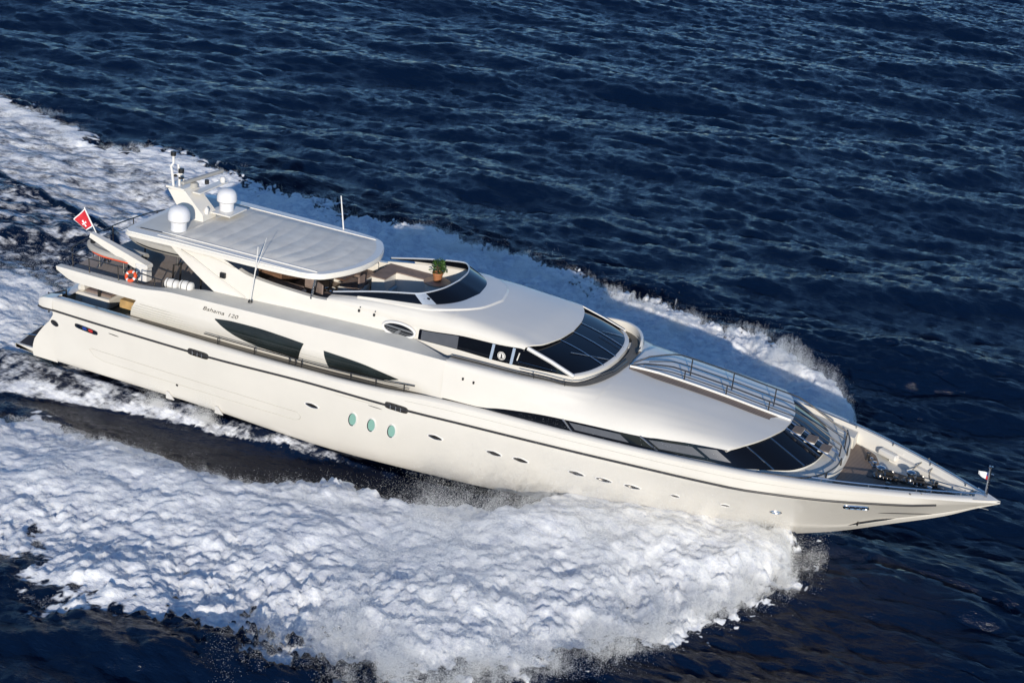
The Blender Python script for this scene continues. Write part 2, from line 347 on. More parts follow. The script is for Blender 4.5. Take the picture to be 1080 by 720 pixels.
# stainless anchor recess by the stem
mb = MB()
pts = [(32.0, 2.16), (32.6, 2.42), (33.3, 2.74), (33.45, 2.85), (32.9, 2.70), (32.35, 2.46)]
mb.prism([(x, -(max(hull_y(x, z), .05) + .03), z) for x, z in pts], (0, .05, 0))
anc = mb.build('anchor_recess', CHROME, hull)
mb = MB(); mb.tube([(x, -(hull_y(x, z) + .06), z) for x, z in ((32.3, 2.36), (32.7, 2.54), (33.2, 2.76))], .028); mb.tube([(32.3, -(hull_y(32.3, 2.3) + .06), 2.28), (32.33, -(hull_y(32.3, 2.4) + .07), 2.46)], .03)
mb.build('anchor', DCHROME, hull)
hull_patch(33.75, 3.24, .8, .03, .06, .02, 24, 2).build('stem_guard', CHROME, hull)
# trim tabs / small fins throwing spray
mb = MB()
for x in (6.9, 9.05): mb.prism([(x, -3.2, .8), (x + .35, -3.2, .8), (x + .2, -3.34, 1.15), (x + .1, -3.34, 1.15)], (0, -.05, 0))
mb.split('spray_fin', WHITEP, hull)

# ---- decks
mb = MB()
for s in (-1, 1):
    xs = lin(4.9, 18.3, 30)
    mb.grid([[(x, s * (wall_b(x) - .02), deck_in(max(x, 6)) + .004), (x, s * (cap_in(x) - .055), deck_in(max(x, 6)) + .004)] for x in xs])
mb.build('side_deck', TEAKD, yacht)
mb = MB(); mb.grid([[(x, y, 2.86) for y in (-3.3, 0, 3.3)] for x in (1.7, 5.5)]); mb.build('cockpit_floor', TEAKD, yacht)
# ---- saloon wall, both sides
mb = MB()
for s in (-1, 1):
    def xa(z): return 4.95 + .55 * max(0, (z - 3.3)) ** 1.3
    rows = []
    for t in lin(0, 1, 60):
        row = []
        for q in lin(0, 1, 12):
            x = lerp(4.95, 18.25, t); z = lerp(deck_in(max(x, 6)) - .02, 4.47, q)
            if x < 8: x = lerp(xa(z), 8, (x - 4.95) / 3.05)
            row.append((x, s * wall_y(x, z), z))
        rows.append(row)
    mb.grid(rows)
saloon = mb.build('saloon_wall', GEL, yacht)
mb = MB()                                                         # louvre lines moulded into the wall
for k in range(6):
    z = 3.72 + .12 * k
    mb.tube([(x, -(wall_y(x, z) + .004), z) for x in lin(5.15 + .06 * k + .15 * max(0, k - 3), 8.6 - .25 * k, 16)], [.017] * 10 + [.015, .012, .009, .006, .003, .001], 5)
for k in range(4):
    z = 3.78 + .13 * k
    mb.tube([(x, -(wall_y(x, z) + .004), z) for x in lin(12.62 - .02 * k, 13.62, 6)], .011, 5)
mb.split('wall_louvre', GROOVE, saloon)
mb = MB()                                                         # saloon aft doors, behind the cockpit
mb.grid([[(6.2, y, z) for y in lin(-2.9, 2.9, 4)] for z in (2.86, 4.4)]); mb.build('saloon_door', GLASS, yacht)
def wall_patch(top, bot, n=24, off=.014, m_=6):
    ft, fb = crv(top), crv(bot); x0, x1 = top[0][0], top[-1][0]; b0, b1 = bot[0][0], bot[-1][0]; rows = []
    for t in lin(0, 1, n):
        xt, xb = lerp(x0, x1, t), lerp(b0, b1, t); zt, zb = ft(xt), fb(xb)
        rows.append([(lerp(xb, xt, q), -(wall_y(lerp(xb, xt, q), lerp(zb, zt, q)) + off), lerp(zb, zt, q)) for q in lin(0, 1, m_)])
    return MB().grid(rows)
# ---- upper deck: bulwark band, cap and deck
mb = MB()
for s in (-1, 1):
    rows = []
    low = crv([(1.95, 4.74), (2.3, 4.58), (2.75, 4.43), (4.9, 4.43), (18.25, 4.46)])
    for x in lin(1.95, 18.25, 60):
        zb, zt = low(x), cap_z(x); yo = lerp(3.3, 3.36, min(1, (x - 1.95) / 3)); k = min(1, max(0, (x - 6.5) / 1.5)); bi = lerp(3.02, 2.46, k); zi = zt + lerp(.0, .10, min(1, max(0, (x - 8) / 4)))
        if x > 16.5: bi = lerp(2.46, 3.0, min(1, (x - 16.5) / 1.6)) ; zi = lerp(zi, zt - .07, min(1, (x - 16.5) / 1.6))
        rows.append([(x, s * (yo - .2), zb + .02), (x, s * yo, zb), (x, s * (yo + .01), lerp(zb, zt, .4)), (x, s * (yo + .03), zt - .03), (x, s * (yo + .02), zt), (x, s * lerp(yo, bi, .5), lerp(zt, zi, .5) + .005), (x, s * bi, zi), (x, s * (bi - .02), lerp(zi, 4.6, lerp(1, .02, k)))])
    mb.grid([r[:5] for r in rows], 0); mb.grid([r[4:7] for r in rows], 1); mb.grid([r[6:] for r in rows], 0); mb.add(rows[0], [tuple(range(len(rows[0])))])
upper = mb.build('upper_bulwark', [GEL, DECKW], yacht, angle=28)
mb = MB(); mb.grid([[(x, y, 4.62) for y in lin(-3.05, 3.05, 9)] for x in lin(2.0 , 9.4, 14)]); mb.grid([[(2.0, y, 4.62), (2.0, y, 4.45)] for y in lin(-3.05, 3.05, 9)]); mb.grid([[(x, y, 4.44) for y in (-3.2, 3.2)] for x in (2.2, 6.3)])
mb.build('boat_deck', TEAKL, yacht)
w1 = wall_patch([(9.03, 4.60), (9.8, 4.68), (10.86, 4.70), (11.8, 4.66), (12.72, 4.60)], [(9.02, 4.56), (9.4, 4.31), (9.9, 4.07), (10.5, 3.92), (11.2, 3.83), (12.38, 3.82)], 30).build('saloon_window', GLASSM, saloon)
w2 = wall_patch([(13.53, 4.55), (14.99, 4.47), (15.9, 4.34), (16.5, 4.24)], [(13.62, 3.84), (14.68, 3.84), (15.67, 3.96), (16.48, 4.22)], 24).build('saloon_window', GLASSM, saloon)
# lettering on the upper bulwark
cu = bpy.data.curves.new('name_lettering', 'FONT'); cu.body = 'Bahama  120'; cu.size = .30; cu.shear = .35; cu.extrude = .004; cu.space_character = 1.02; cu.space_word = .75; cu.offset = -.002
tmp = bpy.data.objects.new('tmp', cu); COL.objects.link(tmp); dg = bpy.context.evaluated_depsgraph_get(); me = bpy.data.meshes.new_from_object(tmp.evaluated_get(dg)); bpy.data.objects.remove(tmp)
me.name = 'name_lettering'; me.materials.clear(); me.materials.append(INK)
xsv = [v.co.x for v in me.vertices]; sc_ = 1.52 / max(xsv)
me.transform(Matrix.Translation((8.5, -3.41, 4.83)) @ Matrix.Rotation(R(90), 4, 'X') @ Matrix.Diagonal((sc_, sc_ * .72, sc_, 1)))
o = bpy.data.objects.new('name_lettering', me); COL.objects.link(o); o.parent = upper
# side deck hand rail
mb = MB()
def rail_pts(x0, x1, h, n): return [(x, -(cap_in(x) - .02), deck_in(max(x, 6)) + h) for x in lin(x0, x1, n)]
mb.tube(rail_pts(8.6, 17.2, .34, 30), .022, 5); mb.tube(rail_pts(12.2, 17.0, .2, 20), .014, 4)
for x in (9.2, 10.75, 12.2, 12.45, 12.7, 14.7, 15.7, 16.8): mb.tube([(x, -(cap_in(x) - .02), deck_in(x) - .05), (x, -(cap_in(x) - .02), deck_in(x) + .34)], .022, 5)
mb.build('side_deck_rail', DCHROME, yacht)
# ---- cockpit at the stern
mb = MB(); mb.box((2.35, .2, 3.07), (1.6, 3.9, .42), bev=.06); so_ = mb.build('stern_sofa', GEL, yacht)
mb = MB(); mb.box((1.72, .2, 3.42), (.32, 3.7, .32), bev=.1); mb.box((2.3, 2.0, 3.42), (1.4, .32, .32), bev=.1); mb.build('sofa_back', CUSH, so_)
mb = MB(); mb.box((2.45, .15, 3.31), (1.2, 3.3, .1), bev=.04); mb.build('sofa_seat', CUSHT, so_)
mb = MB(); mb.tube([(2.6, -1.6, 3.25), (2.6, -1.6, 4.44)], .06, 10); mb.tube([(2.6, 1.75, 3.2), (2.6, 1.75, 4.44)], .06, 10); mb.split('deck_pillar', DCHROME, yacht)
mb = MB()
for z in (3.05, 3.3, 3.5): mb.tube([(1.25, -2.9, z - .05), (1.5, -2.6, z), (1.6, -2.3, z)], .03)
for x, y in ((1.25, -2.9), (1.6, -2.3)): mb.tube([(x, y, 2.7), (x, y, 3.52)], .03)
mb.box((1.45, -2.6, 3.1), (.5, .5, .6)); mb.build('stern_gate', DCHROME, yacht)
mb = MB()
for s in (-1, 1): mb.grid([[(x, s * 3.0, 2.86), (x, s * 3.05, deck_in(6) + .0), (x, s * (cap_in(x)), sh_z(x) - .03)] for x in lin(1.9, 5.6, 6)])
mb.split('cockpit_coaming', GEL, yacht)
# ---- forward deck house: smooth roof with the sunken bridge walkway cut in, window band round the front
FULL = [
 (18.2, [(3.46, 4.1), (3.455, 4.4), (3.44, 4.7), (3.42, 5.0), (3.40, 5.28), (3.37, 5.39), (3.30, 5.43), (3.2, 5.43), (3.1, 5.42), (2.9, 5.40), (1.5, 5.40), (0, 5.40)]),
 (19.6, [(3.455, 4.14), (3.45, 4.45), (3.435, 4.75), (3.40, 5.03), (3.36, 5.29), (3.31, 5.40), (3.23, 5.44), (3.14, 5.45), (3.03, 5.44), (2.83, 5.44), (1.5, 5.44), (0, 5.44)]),
 (20.5, [(3.44, 4.31), (3.435, 4.5), (3.42, 4.75), (3.38, 5.05), (3.33, 5.30), (3.28, 5.41), (3.2, 5.45), (3.1, 5.46), (3.0, 5.45), (2.8, 5.45), (1.5, 5.45), (0, 5.45)]),
 (22.3, [(3.42, 4.52), (3.40, 4.65), (3.36, 4.82), (3.27, 5.0), (3.18, 5.25), (3.08, 5.40), (2.95, 5.48), (2.8, 5.50), (2.5, 5.52), (2.0, 5.54), (1.2, 5.55), (0, 5.56)]),
 (23.6, [(3.36, 4.575), (3.34, 4.68), (3.28, 4.82), (3.16, 5.0), (2.97, 5.18), (2.65, 5.36), (2.3, 5.45), (1.9, 5.50), (1.5, 5.53), (1.0, 5.55), (.5, 5.56), (0, 5.56)]),
 (25.2, [(3.25, 4.62), (3.22, 4.72), (3.14, 4.87), (3.0, 5.04), (2.72, 5.21), (2.35, 5.33), (1.9, 5.40), (1.5, 5.43), (1.1, 5.45), (.7, 5.46), (.35, 5.47), (0, 5.47)]),
 (27.0, [(3.08, 4.79), (3.05, 4.85), (2.97, 4.94), (2.8, 5.05), (2.45, 5.15), (2.05, 5.22), (1.7, 5.26), (1.35, 5.28), (1.0, 5.30), (.65, 5.31), (.3, 5.31), (0, 5.31)]),
 (28.3, [(2.92, 4.84), (2.86, 4.91), (2.7, 4.97), (2.5, 5.02), (2.2, 5.06), (1.85, 5.09), (1.5, 5.11), (1.2, 5.12), (.9, 5.13), (.6, 5.14), (.3, 5.15), (0, 5.15)]),
]
NK = 12; FY = [crv([(x, p[k][0]) for x, p in FULL]) for k in range(NK)]; FZ = [crv([(x, p[k][1]) for x, p in FULL]) for k in range(NK)]
def section(x): return [(FY[k](x), FZ[k](x)) for k in range(NK)]
def y_in(x):
    if x <= 22: return 2.95 - .03 * max(0, x - 20)
    if x >= 23.6: return 0.
    return 2.89 * max(0, 1 - ((x - 22) / 1.6) ** 2.6) ** .5
def cut(sec, yi, n):
    pts = []
    for a, b in zip(sec, sec[1:]):
        pts.append(a)
        if a[0] > yi >= b[0] and a[0] != b[0] and yi > 0:
            t = (a[0] - yi) / (a[0] - b[0]); pts.append((yi, lerp(a[1], b[1], t))); break
    else: pts.append(sec[-1])
    L = [0]
    for a, b in zip(pts, pts[1:]): L.append(L[-1] + math.hypot(a[0] - b[0], a[1] - b[1]))
    ys = np.interp(lin(0, L[-1], n), L, [p[0] for p in pts]); zs = np.interp(lin(0, L[-1], n), L, [p[1] for p in pts]); return list(zip(ys, zs))
brow_x = crv([(0, 29.45), (.6, 29.40), (1.2, 29.24), (2.0, 28.93), (2.5, 28.62), (2.8, 28.36), (2.92, 28.18)])
def roof_z(x, y):
    sec = section(min(x, 28.3)); sec = sec[::-1]; return float(np.interp(abs(y), [p[0] for p in sec], [p[1] for p in sec])) - .13 * max(0, x - 28.3) / 1.1
hx = lin(18.2, 22, 12)[:-1] + lin(22, 23.6, 26) + lin(23.75, 28.18, 18)[0:]
mb = MB(); N = 26
for s in (-1, 1):
    rows = [[(x, s * y, z) for y, z in cut(section(x), y_in(x), N)] for x in hx]
    last = cut(section(28.18), 0, N)
    for w in (.25, .5, .75, 1.0):
        rows.append([(28.18 + w * (brow_x(min(y, 2.92)) - 28.18), s * y, z - .12 * w * (1 - .9 * (y / 2.95) ** 2)) for y, z in last])
    rows.append([(p[0] - .02, p[1] * .995, p[2] - .07) for p in rows[-1]])
    rows.append([(p[0] - .3, p[1] * .95, p[2] - .02) for p in rows[-1]])
    mb.grid(rows)
    # rolled rim under the roof above the side windows
    mb.grid([[(x, s * FY[0](x), FZ[0](x)), (x, s * (FY[0](x) - .06), FZ[0](x) - .03)] for x in hx if x > 19])
house = mb.build('deck_house', GEL, yacht, angle=50)
# walkway floor and inner walls of the recess
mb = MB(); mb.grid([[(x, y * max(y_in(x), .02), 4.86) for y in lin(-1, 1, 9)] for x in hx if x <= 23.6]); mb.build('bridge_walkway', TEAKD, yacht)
mb = MB()
for s in (-1, 1):
    rows = []
    for x in [q for q in hx if q <= 23.6]:
        y, z = cut(section(x), y_in(x), N)[-1]; rows.append([(x, s * y, z), (x, s * max(y - .01, 0), 4.85)])
    mb.grid(rows)
mb.build('recess_wall', GEL, house)
mb = MB()
for s in (-1, 1):
    rows = []
    for x in [q for q in hx if q <= 23.6]:
        y, z = cut(section(x), y_in(x), N)[-1]; w = lerp(.13, .32, min(1, max(0, (x - 22.2) / 1.2))); tx, ty = (0, 1) if x < 22 else (lerp(0, 1, (x - 22) / 1.6), 1 - lerp(0, .8, (x - 22) / 1.6)); L_ = math.hypot(tx, ty); tx, ty = tx / L_, ty / L_
        rows.append([(x + tx * .03, s * (y + ty * .03), z + .02), (x - tx * w, s * max(y - ty * w, 0), z + .024), (x - tx * w, s * max(y - ty * w, 0), z - .03)])
    mb.grid(rows)
mb.split('coaming_cap', TEAKD, house)
mb = MB(); rows = []
for x in lin(20.2, 23.5, 40):
    zb_ = roof_z(x, y_in(x)) + .02; zt_ = zb_ + .34 * math.sin(math.pi * min(1, (x - 20.2) / 4.2)) ** .7 * min(1, (23.52 - x) / .12)
    y0 = y_in(x); rows.append([(x, y0 + .0, 5.2), (x, y0 - .02, zt_ - .02), (x + .02, y0 + .05, zt_), (x + .05, y0 + .12, zt_ - .03), (x + .07, y0 + .2, zb_ - .06)])
mb.grid(rows); mb.build('bridge_coaming', GEL, house, angle=50)
# locker and wind deflector in the port corner of the recess
mb = MB(); mb.box((22.95, 1.75, 5.18), (.5, .8, .62), rz=-.7); mb.build('deck_locker', CUSH, yacht)
mb = MB(); mb.grid([[(23.50 - .22 * abs(y - 1.1) ** 2 * .6, y, z) for z in (5.5, 5.7)] for y in lin(.9, 2.3, 10)]); mb.build('wind_deflector', GLASS, yacht)
mb = MB(); mb.tube([(x, -(y_in(x) + .05), roof_z(x, y_in(x)) + .16) for x in lin(20.8, 22.9, 20)] + [(23.5, -1.2, 5.7), (23.58, -.2, 5.73)], .02, 5)
for x in (21.3, 22.4): mb.tube([(x, -(y_in(x) + .05), roof_z(x, y_in(x))), (x, -(y_in(x) + .05), roof_z(x, y_in(x)) + .16)], .018, 5)
mb.tube([(x, (y_in(x) + .06), roof_z(x, y_in(x)) + .1) for x in lin(20, 22.9, 16)] + [(23.4, 1.7, 5.66), (23.52, 1.2, 5.68)], .02, 5)
mb.build('bridge_rail', DCHROME, yacht)
# window band
base_t = [(18.9, 3.45, 4.08), (19.8, 3.45, 4.12), (20.8, 3.45, 4.15), (21.5, 3.45, 4.17), (22.35, 3.44, 4.2), (23.2, 3.42, 4.22), (25.1, 3.33, 4.27), (26.0, 3.27, 4.31), (26.9, 3.20, 4.35), (27.7, 3.11, 4.38), (28.6, 2.98, 4.37), (29.15, 2.72, 4.38), (29.6, 2.45, 4.38), (30.05, 2.1, 4.37), (30.4, 1.5, 4.36), (30.6, .8, 4.36), (30.66, 0, 4.36)]
rim_t = [(18.9, 3.44, 4.10), (19.8, 3.43, 4.16), (20.8, 3.42, 4.36), (21.5, 3.41, 4.45), (22.35, 3.40, 4.52), (23.2, 3.37, 4.56), (25.1, 3.25, 4.61), (26.0, 3.18, 4.70), (26.9, 3.09, 4.78), (27.6, 2.96, 4.85), (28.05, 2.80, 4.88), (28.3, 2.62, 4.89), (28.55, 2.36, 4.90), (28.85, 2.0, 4.92), (29.1, 1.4, 4.95), (29.28, .7, 4.97), (29.36, 0, 4.98)]
for tb in (base_t, rim_t): pass
pb, pt = spline(base_t, 80), spline(rim_t, 80)
def bandpt(i, q, s, off=0.):
    i0 = min(int(i), 78); f = i - i0; b = pb[i0].lerp(pb[i0 + 1], f); t = pt[i0].lerp(pt[i0 + 1], f); p = b.lerp(t, q)
    n = Vector((0, 1, .3)) if p.x < 28 else Vector((.7, p.y / 3, .45)); n.normalize(); p = p + n * off
    return (p.x, s * p.y, p.z)
mb = MB()
for s in (-1, 1): mb.grid([[bandpt(i, q, s) for q in (-.05, .3, .7, 1.0)] for i in lin(2, 79, 90)])
glassband = mb.build('house_window', GLASS, house)
def i_of_x(x): return min(range(80), key=lambda i: abs(pb[i].x - x) if pb[i].y > 2.9 else 99)
for x0, x1 in ((23.15, 25.15), (26.15, 27.7), (27.9, 28.55)):
    i0, i1 = i_of_x(x0), i_of_x(x1)
    MB().grid([[bandpt(lerp(i0, i1, u), q, -1, .012) for q in (.2, .5, .8)] for u in lin(0, 1, 8)]).build('blind', BLIND, glassband)
mb = MB()
for x in (23.0, 26.05): i = i_of_x(x); mb.tube([bandpt(i, -.02, -1, .02), bandpt(i, 1.0, -1, .02)], .03, 5)
for s in (-1, 1):
    for ya, ib in ((2.45, None), (1.45, None), (.5, None)):
        ia = min(range(80), key=lambda i: abs(pb[i].y - ya)); mb.tube([bandpt(ia, -.02, s, .02), bandpt(ia, .98, s, .02)], .026, 5)
mb.split('mullion', CHROME, glassband)
mb = MB()                                                         # ledge under the side windows
for s in (-1, 1): mb.grid([[(p.x, s * p.y, p.z - .015), (p.x, s * (cap_in(p.x) + .02), min(p.z - .03, sh_z(p.x) - .02) + .0)] for p in pb if p.x < 29.3])
mb.split('house_ledge', DECKW, yacht)
# raised white deck round the front of the house, step down to the foredeck
mb = MB(); front = spline([(28.0, 3.4, 4.24), (29.6, 3.02, 4.24), (30.55, 2.62, 4.24), (31.1, 2.0, 4.24), (31.32, 1.0, 4.24), (31.36, 0, 4.24)], 30)
for s in (-1, 1):
    inner = [pb[min(79, int(lerp(58, 79, k / 29)))] for k in range(30)]; inner = [Vector((lerp(28.0, 30.66, 1) if False else q.x, q.y, 4.245)) for q in inner]
    mb.grid([[(a.x, s * a.y, 4.36), (a.x + .05, s * a.y, 4.25), (b.x, s * b.y, 4.24), (b.x + .03, s * b.y, 4.2), (b.x + .04, s * b.y, 3.85)] for a, b in zip(inner, front)])
    q_ = [[(x, s * (cap_in(x) - .04), 4.262), (x, s * min(cap_in(x) - .06, lerp(2.75, 1.75, max(0, (x - 29) / 2.3))), 4.262)] for x in lin(28.4, 31.3, 8)]; mb.grid(q_); mb.add([q_[-1][0], q_[-1][1], (31.32, q_[-1][1][1], 3.85), (31.32, q_[-1][0][1], 3.85)], [(0, 1, 2, 3)]); mb.grid([[r[1], (r[1][0] + .01, r[1][1] - s * .01, 3.85)] for r in q_[4:]])
mb.build('house_apron', DECKW, yacht, angle=30)
# centre walkway on the roof, steps down the front, rails
mb = MB(); xs = lin(23.72, 29.4, 24)
def wy(x): return lerp(-.34, -.18, (x - 23.7) / 5.7)
def wid(x): return .44 * min(1, .25 + (x - 23.7) / 1.4)
mb.grid([[(x, wy(x) - wid(x) / 2, roof_z(x, wy(x)) + .012), (x, wy(x) + wid(x) / 2, roof_z(x, wy(x)) + .02)] for x in xs]); wk = mb.build('roof_walkway', TEAK, yacht)
mb = MB(); mb.grid([[(x, wy(x) + wid(x) / 2, roof_z(x, 0) + .005), (x, wy(x) + wid(x) / 2, roof_z(x, 0) + .09), (x, wy(x) + wid(x) / 2 + .06, roof_z(x, 0) + .09), (x, wy(x) + wid(x) / 2 + .08, roof_z(x, 0))] for x in xs]); mb.build('walkway_kerb', WHITEP, wk)
for off, h in ((.26, .42), (.95, .62)):
    mb = MB(); k = xs[2:]
    def ry(x, off=off): return wy(x) + off * min(1, .25 + (x - 23.7) / 1.6)
    top = [(23.75, ry(23.8), roof_z(23.8, 0) + .1)] + [(x, ry(x), roof_z(x, 0) + h * min(1, .45 + (x - 23.8) / 2.5)) for x in k]
    low = [(x, ry(x), roof_z(x, 0) + .52 * h * min(1, .45 + (x - 23.8) / 2.5)) for x in k]
    ext = [(29.9, ry(29.4) , 4.95 + h * .8), (30.6, ry(29.4) , 4.55 + h * .9), (31.2, ry(29.4), 4.24 + h)]
    mb.tube(top + ext, .026, 6); mb.tube(low + [(p[0], p[1], p[2] - .45 * h) for p in ext], .018, 5)
    for x in (25.6, 27.1, 28.6): mb.tube([(x, ry(x), roof_z(x, 0)), (x, ry(x), roof_z(x, 0) + h)], .024, 5)
    mb.tube([(31.2, ry(29.4), 4.24), (31.2, ry(29.4), 4.24 + h)], .024, 5)
    mb.build('walkway_rail', DCHROME, yacht)
st = MB()
for y in (-.42, .12): st.tube([(29.4, y, 4.98), (31.2, y, 4.3)], .03, 5)
st = st.build('front_steps', CHROME, yacht)
for x, z in ((29.75, 4.9), (30.25, 4.72), (30.75, 4.52)):
    q = MB(); q.box((x, -.15, z), (.34, .52, .05)); q.build('tread', TEAK, st)
    q = MB(); q.box((x - .02, -.15, z - .045), (.36, .54, .04)); q.build('bracket', WHITEP, st)
mb = MB(); mb.tube(spline([(29.4, -3.0, 4.42), (30.6, -2.55, 4.42), (31.2, -1.7, 4.42), (31.38, -.8, 4.42), (31.38, -.45, 4.45)], 20), .03, 6); mb.tube(spline([(31.38, .4, 4.45), (31.3, 1.0, 4.42), (31.0, 1.9, 4.42)], 10), .03, 6)
for x, y in ((30.6, -2.55), (31.2, -1.7), (31.38, -.45), (31.38, .4)): mb.tube([(x, y, 4.2), (x, y, 4.44)], .03, 5)
mb.build('apron_rail', DCHROME, yacht)
# ---- flybridge side wall, pilothouse, roof cowl
zwt = crv([(6.3, 6.52), (8.6, 6.50), (9.2, 6.30), (9.7, 6.14), (11.4, 6.00), (12.5, 5.97), (13.2, 6.02), (14.5, 5.99), (16.6, 5.88), (18.5, 6.05), (19.6, 6.08), (20.95, 6.20), (21.5, 6.22)])
band_zi = crv([(6.3, 5.08), (8, 5.16), (9.9, 5.27), (12.8, 5.42), (16.2, 5.56), (18, 5.5), (22.6, 5.56)])
wlow = crv([(6.3, 5.08), (9.9, 5.26), (12.8, 5.40), (16.2, 5.50), (17.6, 5.1), (22.6, 4.9)])
wht = crv([(16.6, 5.5), (18.25, 5.52), (19.5, 5.5), (21.1, 5.57), (22.6, 5.68)])
mb = MB()
for s in (-1, 1):
    rows = []
    for u in lin(0, 1, 70):
        row = []
        for q in lin(0, 1, 9):
            x = lerp(6.35, 16.6, u); z = lerp(wlow(x), zwt(x), q)
            if x < 9: x = lerp(lerp(8.35, 6.35, q), 9, (x - 6.35) / 2.65)
            row.append((x, s * (2.46 + .03 * math.sin(q * math.pi) - .05 * q), lerp(wlow(x), zwt(x), q)))
        rows.append(row)
    mb.grid(rows); mb.grid([[r[-1], (r[-1][0], r[-1][1] - s * .2, r[-1][2] + .01), (r[-1][0], r[-1][1] - s * .22, 5.0)] for r in rows if r[-1][0] > 9.3])
    mb.grid([[r[0] if False else rows[0][k], (rows[0][k][0] + .02, rows[0][k][1] - s * .22, rows[0][k][2])] for k in range(9) for r in (rows[0],)])
    # lower wall under the wheelhouse windows
    mb.grid([[(x, s * 2.46, 4.86), (x, s * 2.46, wht(x))] for x in lin(16.6, 22.5, 30)])
    mb.grid([[(x, s * 2.44, wht(x)), (x, s * 2.40, zwt(x))] for x in lin(16.0, 16.7, 4)])
fly = mb.build('flybridge_coaming', GEL, yacht, angle=30)
mb = MB()
mb.tube([(6.9, -2.50, 6.52 - .06), (7.4, -2.505, 6.3), (8.4, -2.515, 5.85), (9.7, -2.5, 5.3)], .03, 5); mb.tube([(6.6, -2.44, 6.5), (8.2, -2.45, 6.47), (9.2, -2.46, 6.30)], .02, 5); mb.build('moulding', GEL, fly)
mb = MB(); mb.box((8.75, -2.53, 5.93), (.22, .1, .2)); mb.build('side_light', BLACK, fly)
# cowl roof
roofz = crv([(13.0, 6.14), (14, 6.32), (15, 6.47), (16.5, 6.60), (17.8, 6.62), (19, 6.54), (20, 6.45), (21.0, 6.33), (21.5, 6.25)])
def hole(x):
    if x <= 16: return 2.08
    if x >= 17.85: return 0
    return 2.08 * (1 - ((x - 16) / 1.85) ** 2.4) ** .5
brow2 = crv([(0, 21.45), (.8, 21.38), (1.4, 21.24), (1.9, 21.05), (2.2, 20.85), (2.45, 20.6)])
def cowl_sec(x):
    z0, z1 = zwt(x), max(roofz(x), zwt(x) + .03); return [(2.41, z0), (2.415, lerp(z0, z1, .25)), (2.38, lerp(z0, z1, .5)), (2.28, lerp(z0, z1, .75)), (2.1, lerp(z0, z1, .93)), (1.8, z1 + .0), (1.4, z1 + .03), (.9, z1 + .05), (.4, z1 + .06), (0, z1 + .06)]
cx_ = lin(13.0, 16, 12)[:-1] + lin(16, 17.85, 24) + lin(18, 20.5, 14)
mb = MB()
for s in (-1, 1):
    rows = [[(x, s * y, z) for y, z in cut(cowl_sec(x), hole(x), 22)] for x in cx_]
    last = cut(cowl_sec(20.5), 0, 22)
    for w in (.25, .5, .75, 1.): rows.append([(20.5 + w * (brow2(min(y, 2.44)) - 20.5), s * y, z - .2 * w * (1 if y < 2.0 else .4 + .6 * (2.45 - y) / .45) * (brow2(min(y, 2.44)) - 20.5)) for y, z in last])
    rows.append([(p[0] - .01, p[1], p[2] - .05) for p in rows[-1]]); rows.append([(p[0] - .35, p[1] * .96, p[2]) for p in rows[-1]])
    mb.grid(rows)
pilot = mb.build('pilothouse_roof', GEL, yacht, angle=50)
# cockpit liner inside the cowl hole, fly deck
mb = MB()
for s in (-1, 1): mb.grid([[(x, s * hole(x), cut(cowl_sec(x), hole(x), 5)[-1][1]), (x, s * max(hole(x) - .06, 0), 5.22)] for x in [q for q in cx_ if q <= 17.85]])
mb.build('cockpit_liner', GEL, fly)
mb = MB(); mb.grid([[(x, y, 5.22) for y in lin(-2.25, 2.25, 7)] for x in lin(9.0, 16.5, 8)]); mb.grid([[(x, y * max(hole(x), .05), 5.225) for y in lin(-1, 1, 5)] for x in lin(16.4, 17.8, 8)]); mb.grid([[(9.0, y, 5.22), (9.0, y, 4.62)] for y in lin(-2.3, 2.3, 4)])
mb.build('fly_deck', TEAK, yacht)
# low raked windscreen
wb = spline([(13.0, 2.20, 6.20), (15, 2.16, 6.47), (16.4, 2.07, 6.61), (17.15, 1.65, 6.66), (17.6, .95, 6.68), (17.78, 0, 6.69)], 40)
wt_ = spline([(13.1, 2.16, 6.27), (15, 2.03, 6.70), (16.2, 1.93, 6.90), (16.62, 1.45, 6.94), (16.85, .75, 6.96), (16.92, 0, 6.97)], 40)
mb = MB()
for s in (-1, 1): mb.grid([[(a.x, s * a.y, a.z), (lerp(a.x, b.x, .5), s * lerp(a.y, b.y, .5), lerp(a.z, b.z, .5) + .02), (b.x, s * b.y, b.z)] for a, b in zip(wb, wt_)])
ws = mb.build('fly_windscreen', GLASS, yacht)
mb = MB()
for s in (-1, 1): mb.tube([(p.x, s * p.y, p.z + .01) for p in wt_], .03, 5)
mb.build('screen_trim', mat('pale_trim', (.55, .58, .62), .35, .2), ws)
# raised collar round the foot of the screen
mb = MB()
for s in (-1, 1):
    rows = []
    for k, p in enumerate(wb):
        if p.x < 14: continue
        w = min(1, (p.x - 14) / 2.0); e = Vector((p.x + .95 * max(0, (p.x - 15.4) / 2.4), p.y * (1 + .05 * w), 0)); ze = cut(cowl_sec(min(e.x, 20.4)), min(abs(e.y), 2.2), 4)[-1][1]
        rows.append([(p.x - .05, s * p.y * .985, p.z + .0), (p.x + (e.x - p.x) * .1, s * lerp(p.y, e.y, .1), p.z + .015), (lerp(p.x, e.x, .9), s * lerp(p.y, e.y, .9), lerp(p.z, ze + .05 * w, .9)), (e.x, s * e.y, ze - .01)])
    mb.grid(rows)
mb.build('screen_collar', GEL, fly, angle=25)
mb = MB()
for s in (-1, 1): mb.grid([[(a.x, s * (a.y + .012), a.z + .012), (b.x, s * (b.y + .012), b.z + .015)] for a, b in list(zip(wb, wt_))[23:27]])
mb.split('corner_post', mat('brushed_frame', (.40, .45, .52), .4, .3), ws)
